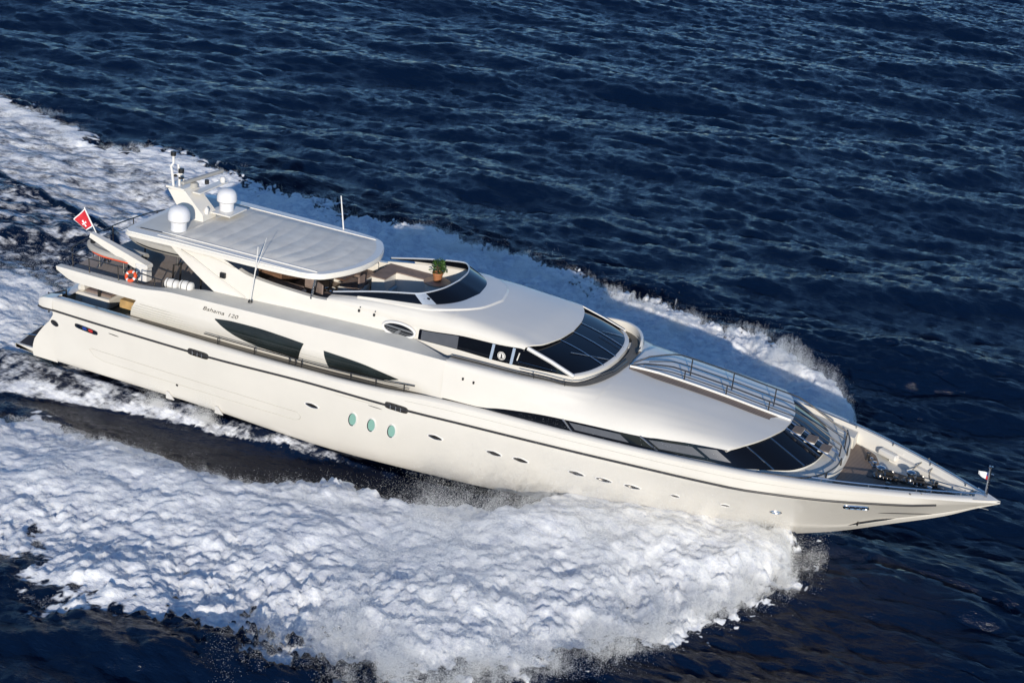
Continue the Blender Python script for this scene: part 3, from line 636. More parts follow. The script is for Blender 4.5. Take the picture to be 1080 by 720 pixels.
# wheelhouse windows
for s in (1, -1):
    mb = MB()
    rows = []
    for x in lin(16.68, 22.5, 50):
        zt = zwt(x) - .015 if x < 20.9 else lerp(6.185, 5.69, (x - 20.9) / 1.6); zb = wht(x) + .01
        rows.append([(x, s * 2.455, zb), (x, s * 2.40, max(zt, zb + .005))])
    mb.grid(rows)
    sw = mb.build('wheelhouse_window', GLASS, yacht)
mb = MB()
for x in (19.42, 20.18): mb.prism([(x, -2.47, wht(x)), (x + .1, -2.47, wht(x)), (x + .16, -2.42, zwt(x) - .01), (x + .06, -2.42, zwt(x) - .01)], (0, -.012, 0))
mb.split('door_frame', mat('pale_blue_metal', (.42, .50, .62), .35, .3), sw)
MB().grid([[(x, -(2.46 + .012), wht(x) + .02), (x, -(2.41 + .012), zwt(x) - .03)] for x in lin(16.8, 18.2, 6)]).build('blind', BLIND, sw)
em = MB(); rows = [[(19.86 + .15 * q * math.cos(a), -2.462 - .012 * 1, 5.735 + .15 * q * math.sin(a)) for a in lin(0, 2 * math.pi, 25)[:-1]] for q in (1, .5, .02)]; em.grid(rows, closed_v=True); em = em.build('door_emblem', WHITEP, sw)
e2 = MB(); e2.tube([(19.86 + .12 * math.cos(a), -2.482, 5.735 + .12 * math.sin(a)) for a in lin(0, 2 * math.pi, 24)], .008, 4)
e2.prism([(19.82, -2.476, 5.65), (19.92, -2.476, 5.65), (19.89, -2.476, 5.72), (19.885, -2.476, 5.80), (19.84, -2.476, 5.81), (19.85, -2.476, 5.72)], (0, -.012, 0)); e2.build('emblem_figure', INK, em)
MB().prism([(20.42, -2.47, 5.72), (20.46, -2.47, 5.72), (20.52, -2.435, 6.0), (20.48, -2.435, 6.0)], (0, -.012, 0)).build('window_lettering', GREY, sw)
MB().tube([(20.45, -2.475, 5.70), (21.9, -2.475, 5.72)], .008, 4).build('window_line', CHROME, sw)
# oval side vent with its slats and badge
ov = MB(); ov.tube([(15.95 + .63 * math.cos(a), -2.50, 5.68 + .25 * math.sin(a) + .0) for a in lin(0, 2 * math.pi, 40)], .05, 8); ov = ov.build('oval_vent', WHITEP, fly)
ov2 = MB(); ov2.grid([[(15.95 + .61 * q * math.cos(a), -2.492, 5.68 + .235 * q * math.sin(a)) for a in lin(0, 2 * math.pi, 33)[:-1]] for q in (1, .5, .02)], closed_v=True); ov2.build('vent_back', GLASS, ov)
ov3 = MB()
ov3.prism([(15.36, -2.50, 5.80), (16.5, -2.50, 5.74), (16.55, -2.50, 5.67), (15.36, -2.50, 5.72)], (0, -.02, 0))
for k in range(3): ov3.prism([(15.42 + .06 * k, -2.497, 5.66 - .05 * k), (16.45 - .06 * k, -2.497, 5.60 - .05 * k), (16.45 - .06 * k, -2.497, 5.58 - .05 * k), (15.42 + .06 * k, -2.497, 5.64 - .05 * k)], (0, -.012, 0))
ov3.prism([(15.75, -2.50, 5.5), (15.92, -2.50, 5.5), (16.05, -2.50, 5.68), (15.95, -2.50, 5.68)], (0, -.03, 0)); ov3.build('slat', CHROME, ov)
mb = MB()
for x, z in ((14.35, 5.98), (14.95, 5.97)): mb.box((x, -2.5, z), (.07, .06, .09)); mb.box((x + .04, -2.5, z + .14), (.03, .04, .04))
for x, z in ((18.95, 4.98), (19.35, 4.95)): mb.box((x, -3.43, z), (.06, .06, .09))
mb.split('deck_light', BLACK, fly)
# windshield and its sill
top_a = [(brow2(abs(y)) - .12, y * .985, 6.20 - .05 * (abs(y) / 2.4) ** 2) for y in lin(-2.36, 2.36, 31)]
bx = crv([(0, 23.08), (.8, 23.02), (1.5, 22.88), (2.0, 22.66), (2.3, 22.45), (2.42, 22.3)])
bot_a = [(bx(abs(y)), y, 5.68) for y in lin(-2.40, 2.40, 31)]
MBg = MB().grid([[Vector(a).lerp(Vector(b), q) + Vector((0, 0, .05 * math.sin(q * math.pi))) for q in lin(0, 1, 5)] for a, b in zip(top_a, bot_a)])
shield = MBg.build('windshield', GLASS, yacht)
mb = MB()
for k in (9, 15, 21): a, b = Vector(top_a[k]), Vector(bot_a[k]); mb.tube([a.lerp(b, q) + Vector((.01, 0, .015 + .05 * math.sin(q * math.pi))) for q in lin(0, 1, 5)], .018, 5)
mb.split('mullion', CHROME, shield)
mb = MB()
for k0, q0, k1, q1 in ((12, .97, 6, .45), (19, .97, 19.5, .5), (26, .95, 22, .5)):
    def sp(k, q): k0_ = int(k); a, b = Vector(top_a[k0_]), Vector(bot_a[k0_]); return a.lerp(b, q) + Vector((.01, 0, .04 + .05 * math.sin(q * math.pi)))
    mb.tube([sp(k0, q0), sp(k1, q1)], .016, 5)
mb.split('wiper', CHROME, shield)
mb = MB()
for s in (-1, 1):
    a = Vector((20.75, s * 2.385, 6.19)); b = Vector((22.5, s * 2.44, 5.68)); mb.tube([a + Vector((0, 0, .03)), a.lerp(b, .5) + Vector((.03, 0, .04)), b + Vector((.02, 0, 0))], .07 if s < 0 else .025, 6)
mb.split('windshield_pillar', WHITEP, pilot)
mb = MB(); mb.grid([[(x - .05, y * 1.0, 5.70), (x + .03, y * 1.01, 5.70), (x + .10, y * 1.02, 5.66), (x + .12, y * 1.025, 4.86)] for x, y, z in bot_a]); mb.build('windshield_sill', GEL, yacht)
# ---- flybridge furniture that is built in
mb = MB()
Lp = [(13.2, .5), (13.72, .5), (13.72, 1.42), (15.0, 1.42), (15.0, 2.02), (13.2, 2.02)]
mb.prism([(x, y, 5.23) for x, y in Lp], (0, 0, .84)); cons = mb.build('fly_bar', GEL, yacht, smooth=False)
mb = MB(); mb.prism([(x + .04 * (1 if x > 13.5 else -1), y - .04 * (y < 1.45), 6.07) for x, y in Lp], (0, 0, .045)); mb.build('bar_top', CUSHT, cons, smooth=False)
mb = MB(); mb.lathe([(.01, 0), (.40, 0), (.46, .84), (.01, .86)], (15.42, 1.4, 5.24), 20); mb.build('plant_stand', GEL, yacht)
mb = MB(); mb.lathe([(.01, 0), (.5, 0), (.5, .04), (.01, .04)], (15.42, 1.4, 6.10), 20); mb.build('stand_top', mat('oak_top', (.42, .28, .19), .5, noise=.3), cons)
mb = MB(); mb.box((16.35, -.1, 5.62), (1.0, 2.6, .8), bev=.18); dash = mb.build('helm_console', GELB, yacht)
mb = MB(); mb.box((16.5, -.1, 6.03), (.7, 2.2, .06), bev=.02); mb.build('instrument_panel', BLACK, dash)
mb = MB(); mb.tube([(15.75 + .08 * math.sin(a), -1.0 + .2 * math.cos(a), 5.95 + .2 * math.sin(a)) for a in lin(0, 2 * math.pi, 20)], .02, 5); mb.tube([(15.75, -1.0, 5.95), (15.95, -1.0, 5.85)], .03); mb.build('steering_wheel', BLACK, dash)
for y in (-1.25, -.35):
    mb = MB(); mb.box((14.75, y, 5.62), (.55, .62, .16), bev=.06); mb.box((14.5, y, 5.95), (.16, .6, .62), bev=.07); mb.lathe([(.01, 0), (.16, 0), (.08, .06), (.08, .36)], (14.75, y, 5.23), 12); mb.build('helm_seat', GREYT, yacht)
for (x, y, lx, ly) in ((11.7, 1.5, 2.0, .95), (12.55, .35, .85, 1.0), (12.9, -1.35, 1.2, .9), (10.6, -1.45, 1.6, .8)):
    mb = MB(); mb.box((x, y, 5.42), (lx, ly, .4), bev=.05); f_ = mb.build('fly_sofa', CUSH, yacht); mb = MB(); mb.box((x, y, 5.66), (lx - .1, ly - .1, .12), bev=.04); mb.build('sofa_cushion', CUSHT, f_)
    if y > 1: mb = MB(); mb.box((x, y + ly / 2 - .06, 5.85), (lx, .14, .4), bev=.05); mb.build('sofa_back', CUSH, f_)
mb = MB(); mb.box((9.7, .3, 5.62), (1.0, 2.4, .8), bev=.05); mb.build('fly_galley', WOOD, yacht)
ho = [(4.5, 0), (4.5, 1.4), (4.53, 2.35), (4.6, 2.66), (4.78, 2.76), (5.3, 2.76), (7, 2.72), (9.5, 2.66), (11.2, 2.58), (12.1, 2.46), (12.6, 2.24), (12.95, 1.78), (13.25, 1.15), (13.41, .55), (13.46, 0)]
hs = [Vector((p[0], p[1], 0)) for p in spline([(x, y, 0) for x, y in ho], 70)]
mb = MB()
def ht_z(x, y): return 6.80 + .06 * (1 - (y / 2.75) ** 2) - .02 * max(0, 6.5 - x)
for s in (-1, 1):
    rows = []
    for p in hs:
        row = []
        cx = min(max(p.x, 6.0), 11.8)
        for k, dz in ((.985, -.21), (1.0, -.19), (1.004, -.07), (.998, -.05), (.99, -.045), (.985, 0.0)): row.append((cx + (p.x - cx) * k, s * p.y * k, ht_z(p.x, p.y) + dz))
        for k in (.9, .6, .3, 0): q = Vector((cx + (p.x - cx) * k, p.y * k, 0)); row.append((q.x, s * q.y, ht_z(q.x, q.y)))
        rows.append(row)
    mb.grid(rows)
    mb.grid([[r[0], (lerp(r[0][0], 9, .1), r[0][1] * .93, r[0][2] + .03), (9, 0, 6.66)] for r in rows])
hard = mb.build('hardtop', GELB, yacht, angle=40)
mb = MB(); rows = []
cf = crv([(0, 13.16), (.6, 13.10), (1.1, 12.95), (1.6, 12.72), (2.1, 12.38)])
for u in lin(0, 1, 150):
    row = []
    for y in lin(-2.08, 2.08, 25):
        x = lerp(6.65, cf(abs(y)), u); e = min(1, 8 * min(u, 1 - u), 5 * (1 - abs(y) / 2.08))
        row.append((x, y, ht_z(x, y) + .004 + (.035 + .022 * abs(math.sin(u * math.pi * 9)) ** .8) * min(1, e)))
    rows.append(row)
mb.grid(rows); mb.build('canvas_top', CANVAS, hard, angle=60)
mb = MB()
for s in (-1, 1): mb.tube([(x, s * lerp(2.2, 2.14, (x - 6) / 6.4), ht_z(x, 2.2) + .02) for x in lin(5.9, 12.4, 30)], .022, 6)
mb.tube([(x, -2.5, ht_z(x, 2.5) + .01) for x in lin(5.9, 11.9, 30)], .018, 6)
mb.split('top_rail', WHITEP, hard)
mb = MB(); mb.grid([[(x, s_y, ht_z(x, s_y) + .006) for s_y in lin(-2.3, 2.3, 9)] for x in lin(4.75, 6.5, 6)]); mb.build('aft_panel', GREY, hard)
mb = MB(); mb.tube([(4.95, -2.25, ht_z(4.95, 2.25) + .01), (6.25, -2.2, ht_z(6.2, 2.2) + .01)], .018, 4); mb.build('panel_joint', BLACK, hard)
mb = MB()
for s in (-1, 1): mb.tube([(12.36, s * 2.4, 5.9), (12.44, s * 2.28, 6.68)], .045, 8)
mb.split('hardtop_post', CHROME, hard)
mb = MB(); mb.tube([(4.5, -.4, 6.62), (4.35, -.8, 6.55), (4.5, -1.2, 6.45), (4.7, -1.4, 6.4)], .05); mb.build('awning_strut', BLACK, hard)
# satellite domes
def dome(c, r, h):
    mb = MB(); mb.lathe([(.01, 0), (r * .72, 0), (r * .72, h * .36), (r * .8, h * .4), (r, h * .44), (r * 1.0, h * .62), (r * .93, h * .78), (r * .75, h * .9), (r * .45, h * .975), (.01, h)], c, 28); o = mb.build('satellite_dome', DOME, yacht)
    m2 = MB(); m2.lathe([(r * .82, h * .405), (r * 1.01, h * .43), (r * 1.01, h * .45)], c, 28); m2.build('dome_seam', GREYT, o); return o
dome((6.2, -1.63, 6.82), .41, .95)
dome((6.72, .72, 7.1), .38, .86)
# mast
mb = MB()
side = [(5.72, 6.75), (6.45, 6.80), (6.42, 7.12), (5.55, 7.94), (4.85, 7.82), (5.3, 7.2)]
for s in (0,): mb.prism([(x, -.42, z) for x, z in side], (0, .84, 0))
mast = mb.build('mast', GELB, yacht, smooth=False)
mb = MB(); mb.box((5.2, 0, 7.93), (.8, 1.0, .09)); mb.box((6.75, .72, 7.08), (1.0, 1.2, .06), bev=.02); mb.box((5.95, .75, 7.82), (.35, 1.9, .06), bev=.02); mb.split('mast_shelf', GELB, mast)
mb = MB()
mb.tube([(5.05, -.36, 7.95), (4.98, -.38, 8.55), (4.95, -.40, 8.72), (5.03, -.36, 8.85), (5.02, -.36, 9.15)], .05, 8); mb.tube([(5.22, -.22, 7.95), (5.2, -.22, 8.5), (5.14, -.22, 8.8)], .045, 8); mb.tube([(4.98, -.38, 8.4), (5.3, -.16, 8.42)], .03)
mb.build('mast_post', WHITEP, mast)
mb = MB()
for c, r, h in (((5.02, -.36, 9.13), .10, .16), ((5.27, -.20, 8.48), .11, .16), ((5.27, -.2, 8.25), .10, .07), ((5.08, -.3, 8.32), .06, .1), ((5.95, .5, 8.02), .08, .16)): mb.lathe([(.01, 0), (r, 0), (r, h), (.01, h)], c, 12)
mb.split('navigation_light', BLACK, mast)
mb = MB(); mb.lathe([(.01, 0), (.16, 0), (.14, .16), (.01, .18)], (5.62, .15, 7.92), 14); mb.box((5.62, .7, 8.17), (.16, 2.3, .13), rz=-.12, bev=.03); mb.build('radar_antenna', GREYT, mast)
mb = MB(); mb.lathe([(.01, 0), (.1, .05), (.12, .18), (.07, .26), (.01, .28)], (6.1, 1.35, 7.86), 14); mb.lathe([(.01, 0), (.08, 0), (.09, .2), (.02, .28)], (6.4, -.15, 7.1), 12); mb.tube([(5.0, .35, 7.95), (4.95, .35, 8.25)], .05); mb.split('mast_fitting', WHITEP, mast)
for pts, r in (([(10.05, -2.7, 5.33), (10.22, -2.7, 6.6), (10.3, -2.72, 7.45)], .022), ([(10.22, -2.7, 6.5), (10.62, -2.7, 7.85)], .010), ([(10.83, 2.45, 6.8), (10.64, 2.45, 8.1)], .03), ([(4.75, .7, 6.8), (4.45, .7, 7.6)], .03)):
    MB().tube(pts, [r] * (len(pts) - 1) + [r * .7], 6).build('whip_antenna', WHITEP, yacht)
MB().lathe([(.01, 0), (.09, 0), (.06, .08), (.01, .1)], (10.05, -2.7, 5.28), 10).build('antenna_foot', BLACK, yacht)
# crane on the boat deck
mb = MB(); mb.box((4.95, -2.0, 4.92), (.46, .42, .6), bev=.05); mb.box((4.95, -2.0, 5.24), (.55, .46, .2), bev=.06); crane = mb.build('boat_crane', WHITEP, yacht)
mb = MB(); a, b = Vector((5.15, -2.0, 5.14)), Vector((2.55, -2.0, 5.9)); d = (b - a).normalized(); n = Vector((-d.z, 0, d.x)) * -1
rows = []
for t, h, w in ((0, .19, .17), (.25, .18, .16), (.7, .14, .13), (1.0, .10, .10)):
    c = a.lerp(b, t); rows.append([c + n * h + Vector((0, -w, 0)), c - n * h + Vector((0, -w, 0)), c - n * h + Vector((0, w, 0)), c + n * h + Vector((0, w, 0))])
mb.grid(rows, closed_v=True); mb.add(rows[-1], [(0, 1, 2, 3)]); mb.add(rows[0], [(0, 1, 2, 3)]); mb.build('crane_boom', GELB, crane, angle=20)
MB().box((2.62, -2.0, 5.72), (.16, .14, .3)).build('crane_hook', BLACK, crane)
# rails of the boat deck
mb = MB(); pts = spline([(4.6, -3.12, 5.45), (2.9, -3.14, 5.45), (2.35, -3.0, 5.5), (2.15, -1.8, 5.58), (2.1, 0, 5.62), (2.15, 1.8, 5.58), (2.35, 3.0, 5.5), (4.6, 3.12, 5.45)], 50)
mb.tube(pts, .026, 6); mb.tube([(p.x, p.y, p.z - .32) for p in pts], .016, 5)
for k in range(0, 50, 6): p = pts[k]; mb.tube([p, (p.x + .05, p.y, 4.75)], .024, 5)
for x in (5.35, 6.1, 6.45): mb.tube([(x, -2.95, 4.9), (x, -2.95, 5.35)], .024)
mb.tube([(5.35, -2.95, 5.35), (6.1, -2.95, 5.3), (6.45, -2.95, 5.3)], .024)
mb.tube([(6.0, -1.2, 4.62), (6.05, -1.2, 5.4), (6.7, -1.2, 5.5), (7.2, -1.6, 5.4), (7.2, -1.6, 4.62)], .035); mb.tube([(5.8, -1.4, 4.62), (5.85, -1.4, 5.3), (6.1, -1.3, 5.35)], .035)
mb.build('boat_deck_rail', DCHROME, yacht)
mb = MB()
rows = [[(x, t * max(cap_in(x) - .04, .02), 3.86) for t in lin(-1, 1, 9)] for x in lin(30.6, 36.2, 30)]
mb.grid(rows); fd = mb.build('foredeck', DECKW, yacht)
mb = MB(); tw = crv([(30.8, 2.35), (31.4, 2.2), (32.1, 1.75), (32.5, .95), (34.0, .75), (35.2, .35)])
mb.grid([[(x, t * tw(x), 3.867) for t in lin(-1, 1, 5)] for x in lin(30.9, 35.2, 40)]); mb.build('foredeck_teak', TEAK, fd)
mb = MB()                                                         # bulwark ledges and lockers
for s in (-1, 1):
    mb.grid([[(x, s * (cap_in(x) - .03), 4.12), (x, s * max(cap_in(x) - .22, .02), 4.12), (x, s * max(cap_in(x) - .24, .02), 3.86)] for x in lin(32.6, 35.6, 14)])
    mb.box((32.55, s * 1.62, 4.07), (.75, .26, .22), rz=-s * .45, bev=.05); mb.box((32.9, s * 1.75, 4.22), (.45, .16, .14), rz=-s * .45, bev=.04)
mb.split('bulwark_ledge', GEL, fd)
mb = MB(); mb.box((33.5, 1.0, 3.88), (.2, .14, .04), rz=-.45); mb.box((34.1, 1.05, 3.94), (.1, .1, .06)); mb.split('deck_fitting', GREYT, fd)
for wx, y in ((0, .22), (.95, .48)):                                             # two windlasses
    mb = MB(); c = (32.55 + wx, y, 3.87)
    mb.lathe([(.01, 0), (.30, 0), (.30, .06), (.2, .08), (.17, .2), (.12, .26), (.12, .34), (.19, .38), (.19, .46), (.1, .52), (.01, .53)], c, 18)
    mb.box((32.9 + wx, y, 3.96), (.5, .32, .2), bev=.05); mb.lathe([(.01, -.12), (.15, -.12), (.17, -.04), (.09, 0), (.17, .04), (.15, .12), (.01, .12)], (32.95 + wx, y, 4.13), 14, axis='Y')
    mb.tube([(33.2 + wx, y, 3.99), (33.6 + wx, y * .9, 3.93), (34.3 + wx, y * .7, 3.92)], .035, 5); mb.box((33.55 + wx, y * .95, 3.95), (.24, .22, .18), bev=.04)
    def sh_(v): return (32.75 + wx + (v[0] - 32.75 - wx) * .8, y + (v[1] - y) * .8, 3.88 + (v[2] - 3.88) * .72)
    mb.v = [sh_(v) for v in mb.v]
    w = mb.build('anchor_windlass', DCHROME, yacht)
    m2 = MB(); m2.lathe([(.19, .38), (.2, .42), (.19, .46), (.1, .525), (.01, .535)], c, 18); m2.lathe([(.1, .13), (.14, .08), (.05, .14), (.01, .13)], (32.95 + wx, y, 4.13), 12, axis='Y')
    for k in range(5): m2.lathe([(.01, 0), (.045, .01), (.05, .05), (.01, .08)], (32.4 + wx + .16 * k, y - .24 + .02 * k, 3.90), 8)
    m2.box((33.9 + wx, y * .8, 3.95), (.12, .1, .12)); m2.box((34.1 + wx, y * .75 - .05, 3.93), (.1, .12, .1)); m2.v = [sh_(v) for v in m2.v]; m2.split('polished_cap', CHROME, w)
    m3 = MB(); m3.box((32.55 + wx, y, 3.88), (.95, .62, .03)); m3.v = [sh_(v) for v in m3.v]; m3.build('base_plate', BLACK, w)
for s in (-1, 1):
    mb = MB(); mb.tube([(34.5, s * .75, 4.04), (34.9, s * .62, 4.06)], .03); mb.tube([(34.62, s * .71, 3.86), (34.62, s * .71, 4.05)], .03); mb.tube([(34.78, s * .66, 3.86), (34.78, s * .66, 4.05)], .03); mb.build('mooring_cleat', DCHROME, yacht)
    MB().tube(spline([(33.4, s * .55, 3.9), (33.5, s * 1.0, 4.06), (33.75, s * 1.35, 4.3), (33.9, s * 1.5, 4.38)], 12), .022, 5).build('mooring_line', ROPE, yacht)
    MB().tube(spline([(34.2, s * 1.25, 4.38), (34.05, s * .95, 4.15), (34.4, s * .55, 3.9), (34.9, s * .35, 3.9), (35.4, s * .3, 4.0), (35.6, s * .18, 4.3)], 24), .020, 5).build('mooring_line', ROPE, yacht)
mb = MB()
for s in (-1, 1):
    xs = lin(30.9, 36.05, 30); mb.tube([(x, s * max(cap_in(x) - .01, .10), sh_z(x) + .09) for x in xs], .022, 6)
    for x in (31.2, 32.6, 34.0, 35.3): mb.tube([(x, s * max(cap_in(x) - .01, .1), sh_z(x) - .04), (x, s * max(cap_in(x) - .01, .1), sh_z(x) + .09)], .024, 5)
mb.tube([(29.2, cap_in(29.2) + .0, sh_z(29) + .03), (31.2, cap_in(31.2), sh_z(31.2) + .03)], .022, 5)
mb.build('bow_rail', CHROME, yacht)
mb = MB(); mb.tube([(36.02, 0, 4.2), (35.98, 0, 5.3)], [.055, .045], 8); mb.lathe([(.01, 0), (.07, .02), (.07, .08), (.01, .1)], (35.98, 0, 5.28), 12); mb.tube([(35.9, 0, 5.12), (36.12, 0, 5.1)], .015); mb.build('jack_staff', CHROME, yacht)
mb = MB(); mb.grid([[(x, t * max(sh_b(x) - .02, 0), sh_z(x) + .012) for t in lin(-1, 1, 5)] for x in lin(35.7, 36.48, 12)]); mb.build('bow_cap', GEL, yacht)
for x, y, r, h in ((31.95, 1.25, .06, .2), (32.1, 1.05, .05, .14), (32.25, .9, .07, .1), (33.15, .05, .06, .16), (34.25, .1, .07, .12), (34.4, .42, .05, .2), (34.05, -.35, .06, .16), (33.0, -.55, .07, .18)):
    MB().lathe([(.01, 0), (r * 1.5, 0), (r * 1.4, .03), (r, .05), (r * .9, h), (r * 1.3, h + .02), (r * 1.2, h + .05), (.01, h + .06)], (x, y, 3.87), 12).build('deck_bollard', DCHROME if h > .15 else CHROME, yacht)
MB().tube([(34.0 + .09 * k, .30 - .025 * k + .02 * (k % 2), 3.90) for k in range(16)], .028, 5).build('anchor_chain', DCHROME, yacht)
# ---- things carried by the yacht
def flag_mesh(P, n=14, m=10, amp=.05):
    A, B, C, D = [Vector(p) for p in P]; g = []
    for i in range(n + 1):
        u = i / n; row = []
        for j in range(m + 1):
            v = j / m; p = A.lerp(B, u).lerp(D.lerp(C, u), v); p = p + Vector((.4, 1, .2)) * amp * math.sin(u * 5.5 + v * 2.0) * u ; row.append(p)
        g.append(row)
    return g
fl = empty('ensign_flag', (1.95, -.9, 5.4), 'red ensign with white border and white cross streaming from the stern staff', 'flag')
o0 = Vector((1.95, -.9, 5.4))
G = flag_mesh([Vector(p) - o0 for p in ((1.38, -.9, 6.38), (.92, -.95, 5.86), (1.42, -.9, 5.46), (1.75, -.9, 5.72))], 40, 32)
mb = MB()
for i in range(40):
    for j in range(32):
        u, v = (i + .5) / 40, (j + .5) / 32
        edge = u < .05 or u > .95 or v < .07 or v > .93
        du, dv = abs(u - .55), abs(v - .6); cross = (du < .02 + .22 * dv and dv < .2) or (dv < .02 + .22 * du and du < .18)
        q = [G[i][j], G[i + 1][j], G[i + 1][j + 1], G[i][j + 1]]; mb.add(q, [(0, 1, 2, 3)], 1 if edge or cross else 0)
mb.build('flag_cloth', [RED, WCLOTH], fl)
MB().tube([Vector(p) - o0 for p in ((2.12, -.9, 5.2), (1.36, -.9, 6.42))], .022, 6).build('flag_staff', WHITEP, fl)
jf = MB(); G = flag_mesh([(35.98, 0, 5.12), (35.64, .02, 5.12), (35.62, .02, 4.98), (35.98, 0, 4.86)], 12, 8, .03)
for i in range(12):
    for j in range(8):
        q = [G[i][j], G[i + 1][j], G[i + 1][j + 1], G[i][j + 1]]; jf.add(q, [(0, 1, 2, 3)], 0 if i > 2 else (2 if j > 3 else 1))
tag(jf.build('jack_flag', [WCLOTH, BLUEC, RED], None), 'small white pennant with a dark hoist flying from the bow staff', 'flag')
# tender in its chocks
def dinghy(name, label, loc, L, W, H, rz, mt, mh, stripe, cover=None):
    t = empty(name, loc, label, 'dinghy', None, rz)
    half = [(x, w) for x, w in ((-.5, .34), (-.3, .40), (0, .42), (.25, .36), (.4, .22), (.5, .0))]
    pts = spline([(x * L, w * W, .75 * H + .25 * H * max(0, x * 2) ** 2) for x, w in half], 16)
    ring = [(p.x, p.y, p.z) for p in pts] + [(p.x, -p.y, p.z) for p in reversed(pts[:-1])]
    MB().tube(ring, .15 * W, 10).build('side_tube', mt, t)
    mb = MB(); mb.grid([[(p.x, -p.y, p.z), (p.x, -p.y * .75, p.z - .4 * H), (p.x, 0, max(.0, p.z - .72 * H)), (p.x, p.y * .75, p.z - .4 * H), (p.x, p.y, p.z)] for p in pts]); mb.add([(pts[0].x, y, z) for y, z in ((-W * .3, .3 * H), (0, 0), (W * .3, .3 * H), (W * .34, .75 * H), (-W * .34, .75 * H))], [(0, 1, 2, 3, 4)]); mb.build('hull', mh, t)
    MB().tube([(p[0], p[1] * 1.36, p[2] - .06) for p in ring], .03, 6).build('rubbing_strake', stripe, t)
    mb = MB(); mb.grid([[(p.x, q * p.y, p.z + .05 + .10 * (1 - q * q)) for q in lin(-1, 1, 7)] for p in pts]); mb.build('cover', cover or mt, t)
    mb = MB(); 
    for x in (-.25 * L, .22 * L): mb.tube([(x, -W * .3, -.32), (x + .08, -W * .2, .12 * H)], .03); mb.tube([(x + .2, -W * .3, -.32), (x + .1, -W * .2, .12 * H)], .03); mb.tube([(x, W * .3, -.32), (x + .08, W * .2, .12 * H)], .03)
    mb.split('chock', BLACK, t); return t
dinghy('tender', 'pale grey inflatable tender with an orange strake under the white crane boom', (3.4, -1.65, 4.98), 2.35, .95, .40, math.pi, GREYT, BLACK, ORANGE)
dinghy('covered_dinghy', 'covered grey dinghy lying inboard of the orange striped tender', (4.3, .35, 4.98), 3.2, 1.5, .5, math.pi, GREYT, BLACK, BLACK, CUSH)
# life raft canisters
rf = MB(); rf.lathe([(.01, -.38), (.14, -.37), (.2, -.32), (.215, -.2), (.205, -.02), (.22, 0), (.205, .02), (.215, .2), (.2, .32), (.14, .37), (.01, .38)], (0, 0, .26), 18, axis='X')
rf.v = [(v[0] * .72, v[1] * .9, .03 + (v[2] - .03) * .9) for v in rf.v]
r0 = empty('life_raft', (6.72, -2.72, 4.92), 'white life raft canister nearer the crane on the boat deck edge', 'life raft', 'life raft canisters on the boat deck')
rfm = rf.build('canister', WHITEP, r0)
m2 = MB()
for x in (-.13, .13): m2.tube([(x + .0, .203 * math.cos(a), .237 + .203 * math.sin(a)) for a in lin(0, 2 * math.pi, 20)], .014, 4)
for x in (-.16, .16): m2.box((x, 0, .03), (.06, .4, .08))
rst = m2.build('strap', DCHROME, r0)
r1 = r0.copy(); COL.objects.link(r1); r1.location = (7.3, -2.66, 4.96); r1['label'] = 'white life raft canister nearer the slanting hardtop support'
for ch in (rfm, rst): c = ch.copy(); COL.objects.link(c); c.parent = r1
# lifebuoy
lb = empty('lifebuoy', (5.06, -2.96, 5.13), 'orange ring lifebuoy with white bands hung on the boat deck rail', 'lifebuoy')
seg = [MB(), MB()]
for k in range(8):
    a0, a1 = R(45 * k + (0 if k % 2 else 6)), R(45 * (k + 1) + (0 if k % 2 else -6) + (0 if k % 2 == 0 else 0))
    w = k % 2
    if w: a0, a1 = R(45 * k + 12), R(45 * k + 33)
    else: a0, a1 = R(45 * k - 12), R(45 * k + 57)
    seg[w].tube([(.185 * math.cos(a), .10 * math.sin(a), .14 * math.sin(a)) for a in lin(a0, a1, 8)], .06, 10)
seg[0].build('ring', ORANGE, lb); seg[1].build('band', WHITEP, lb)
# potted plant on the flybridge console
pp = empty('potted_plant', (15.42, 1.4, 6.142), 'small green bush in a terracotta pot on the flybridge console', 'plant')
MB().lathe([(.01, 0), (.13, 0), (.19, .30), (.21, .31), (.21, .36), (.18, .36), (.17, .32), (.01, .32)], (0, 0, 0), 18).build('pot', TERRA, pp)
lf = MB()
for k in range(420):
    a = random.uniform(0, 6.283); h = random.random(); rr = .27 * math.sqrt(random.random()) * (1.1 - .55 * h); c = Vector((rr * math.cos(a), rr * math.sin(a), .36 + .48 * h))
    d = Vector((math.cos(a + random.uniform(-.8, .8)), math.sin(a + random.uniform(-.8, .8)), random.uniform(-.2, .9))).normalized() * random.uniform(.07, .12); e = d.cross(Vector((random.random(), random.random(), random.random()))).normalized() * .03
    lf.add([c, c + d * .5 + e, c + d, c + d * .5 - e], [(0, 1, 2, 3)])
lf.build('foliage', LEAF, pp, smooth=False)
mb = MB(); [mb.tube([(0, 0, .3), (.1 * math.cos(a), .1 * math.sin(a), .62)], .012, 5) for a in lin(0, 5, 5)]; mb.build('stem', WOOD, pp)
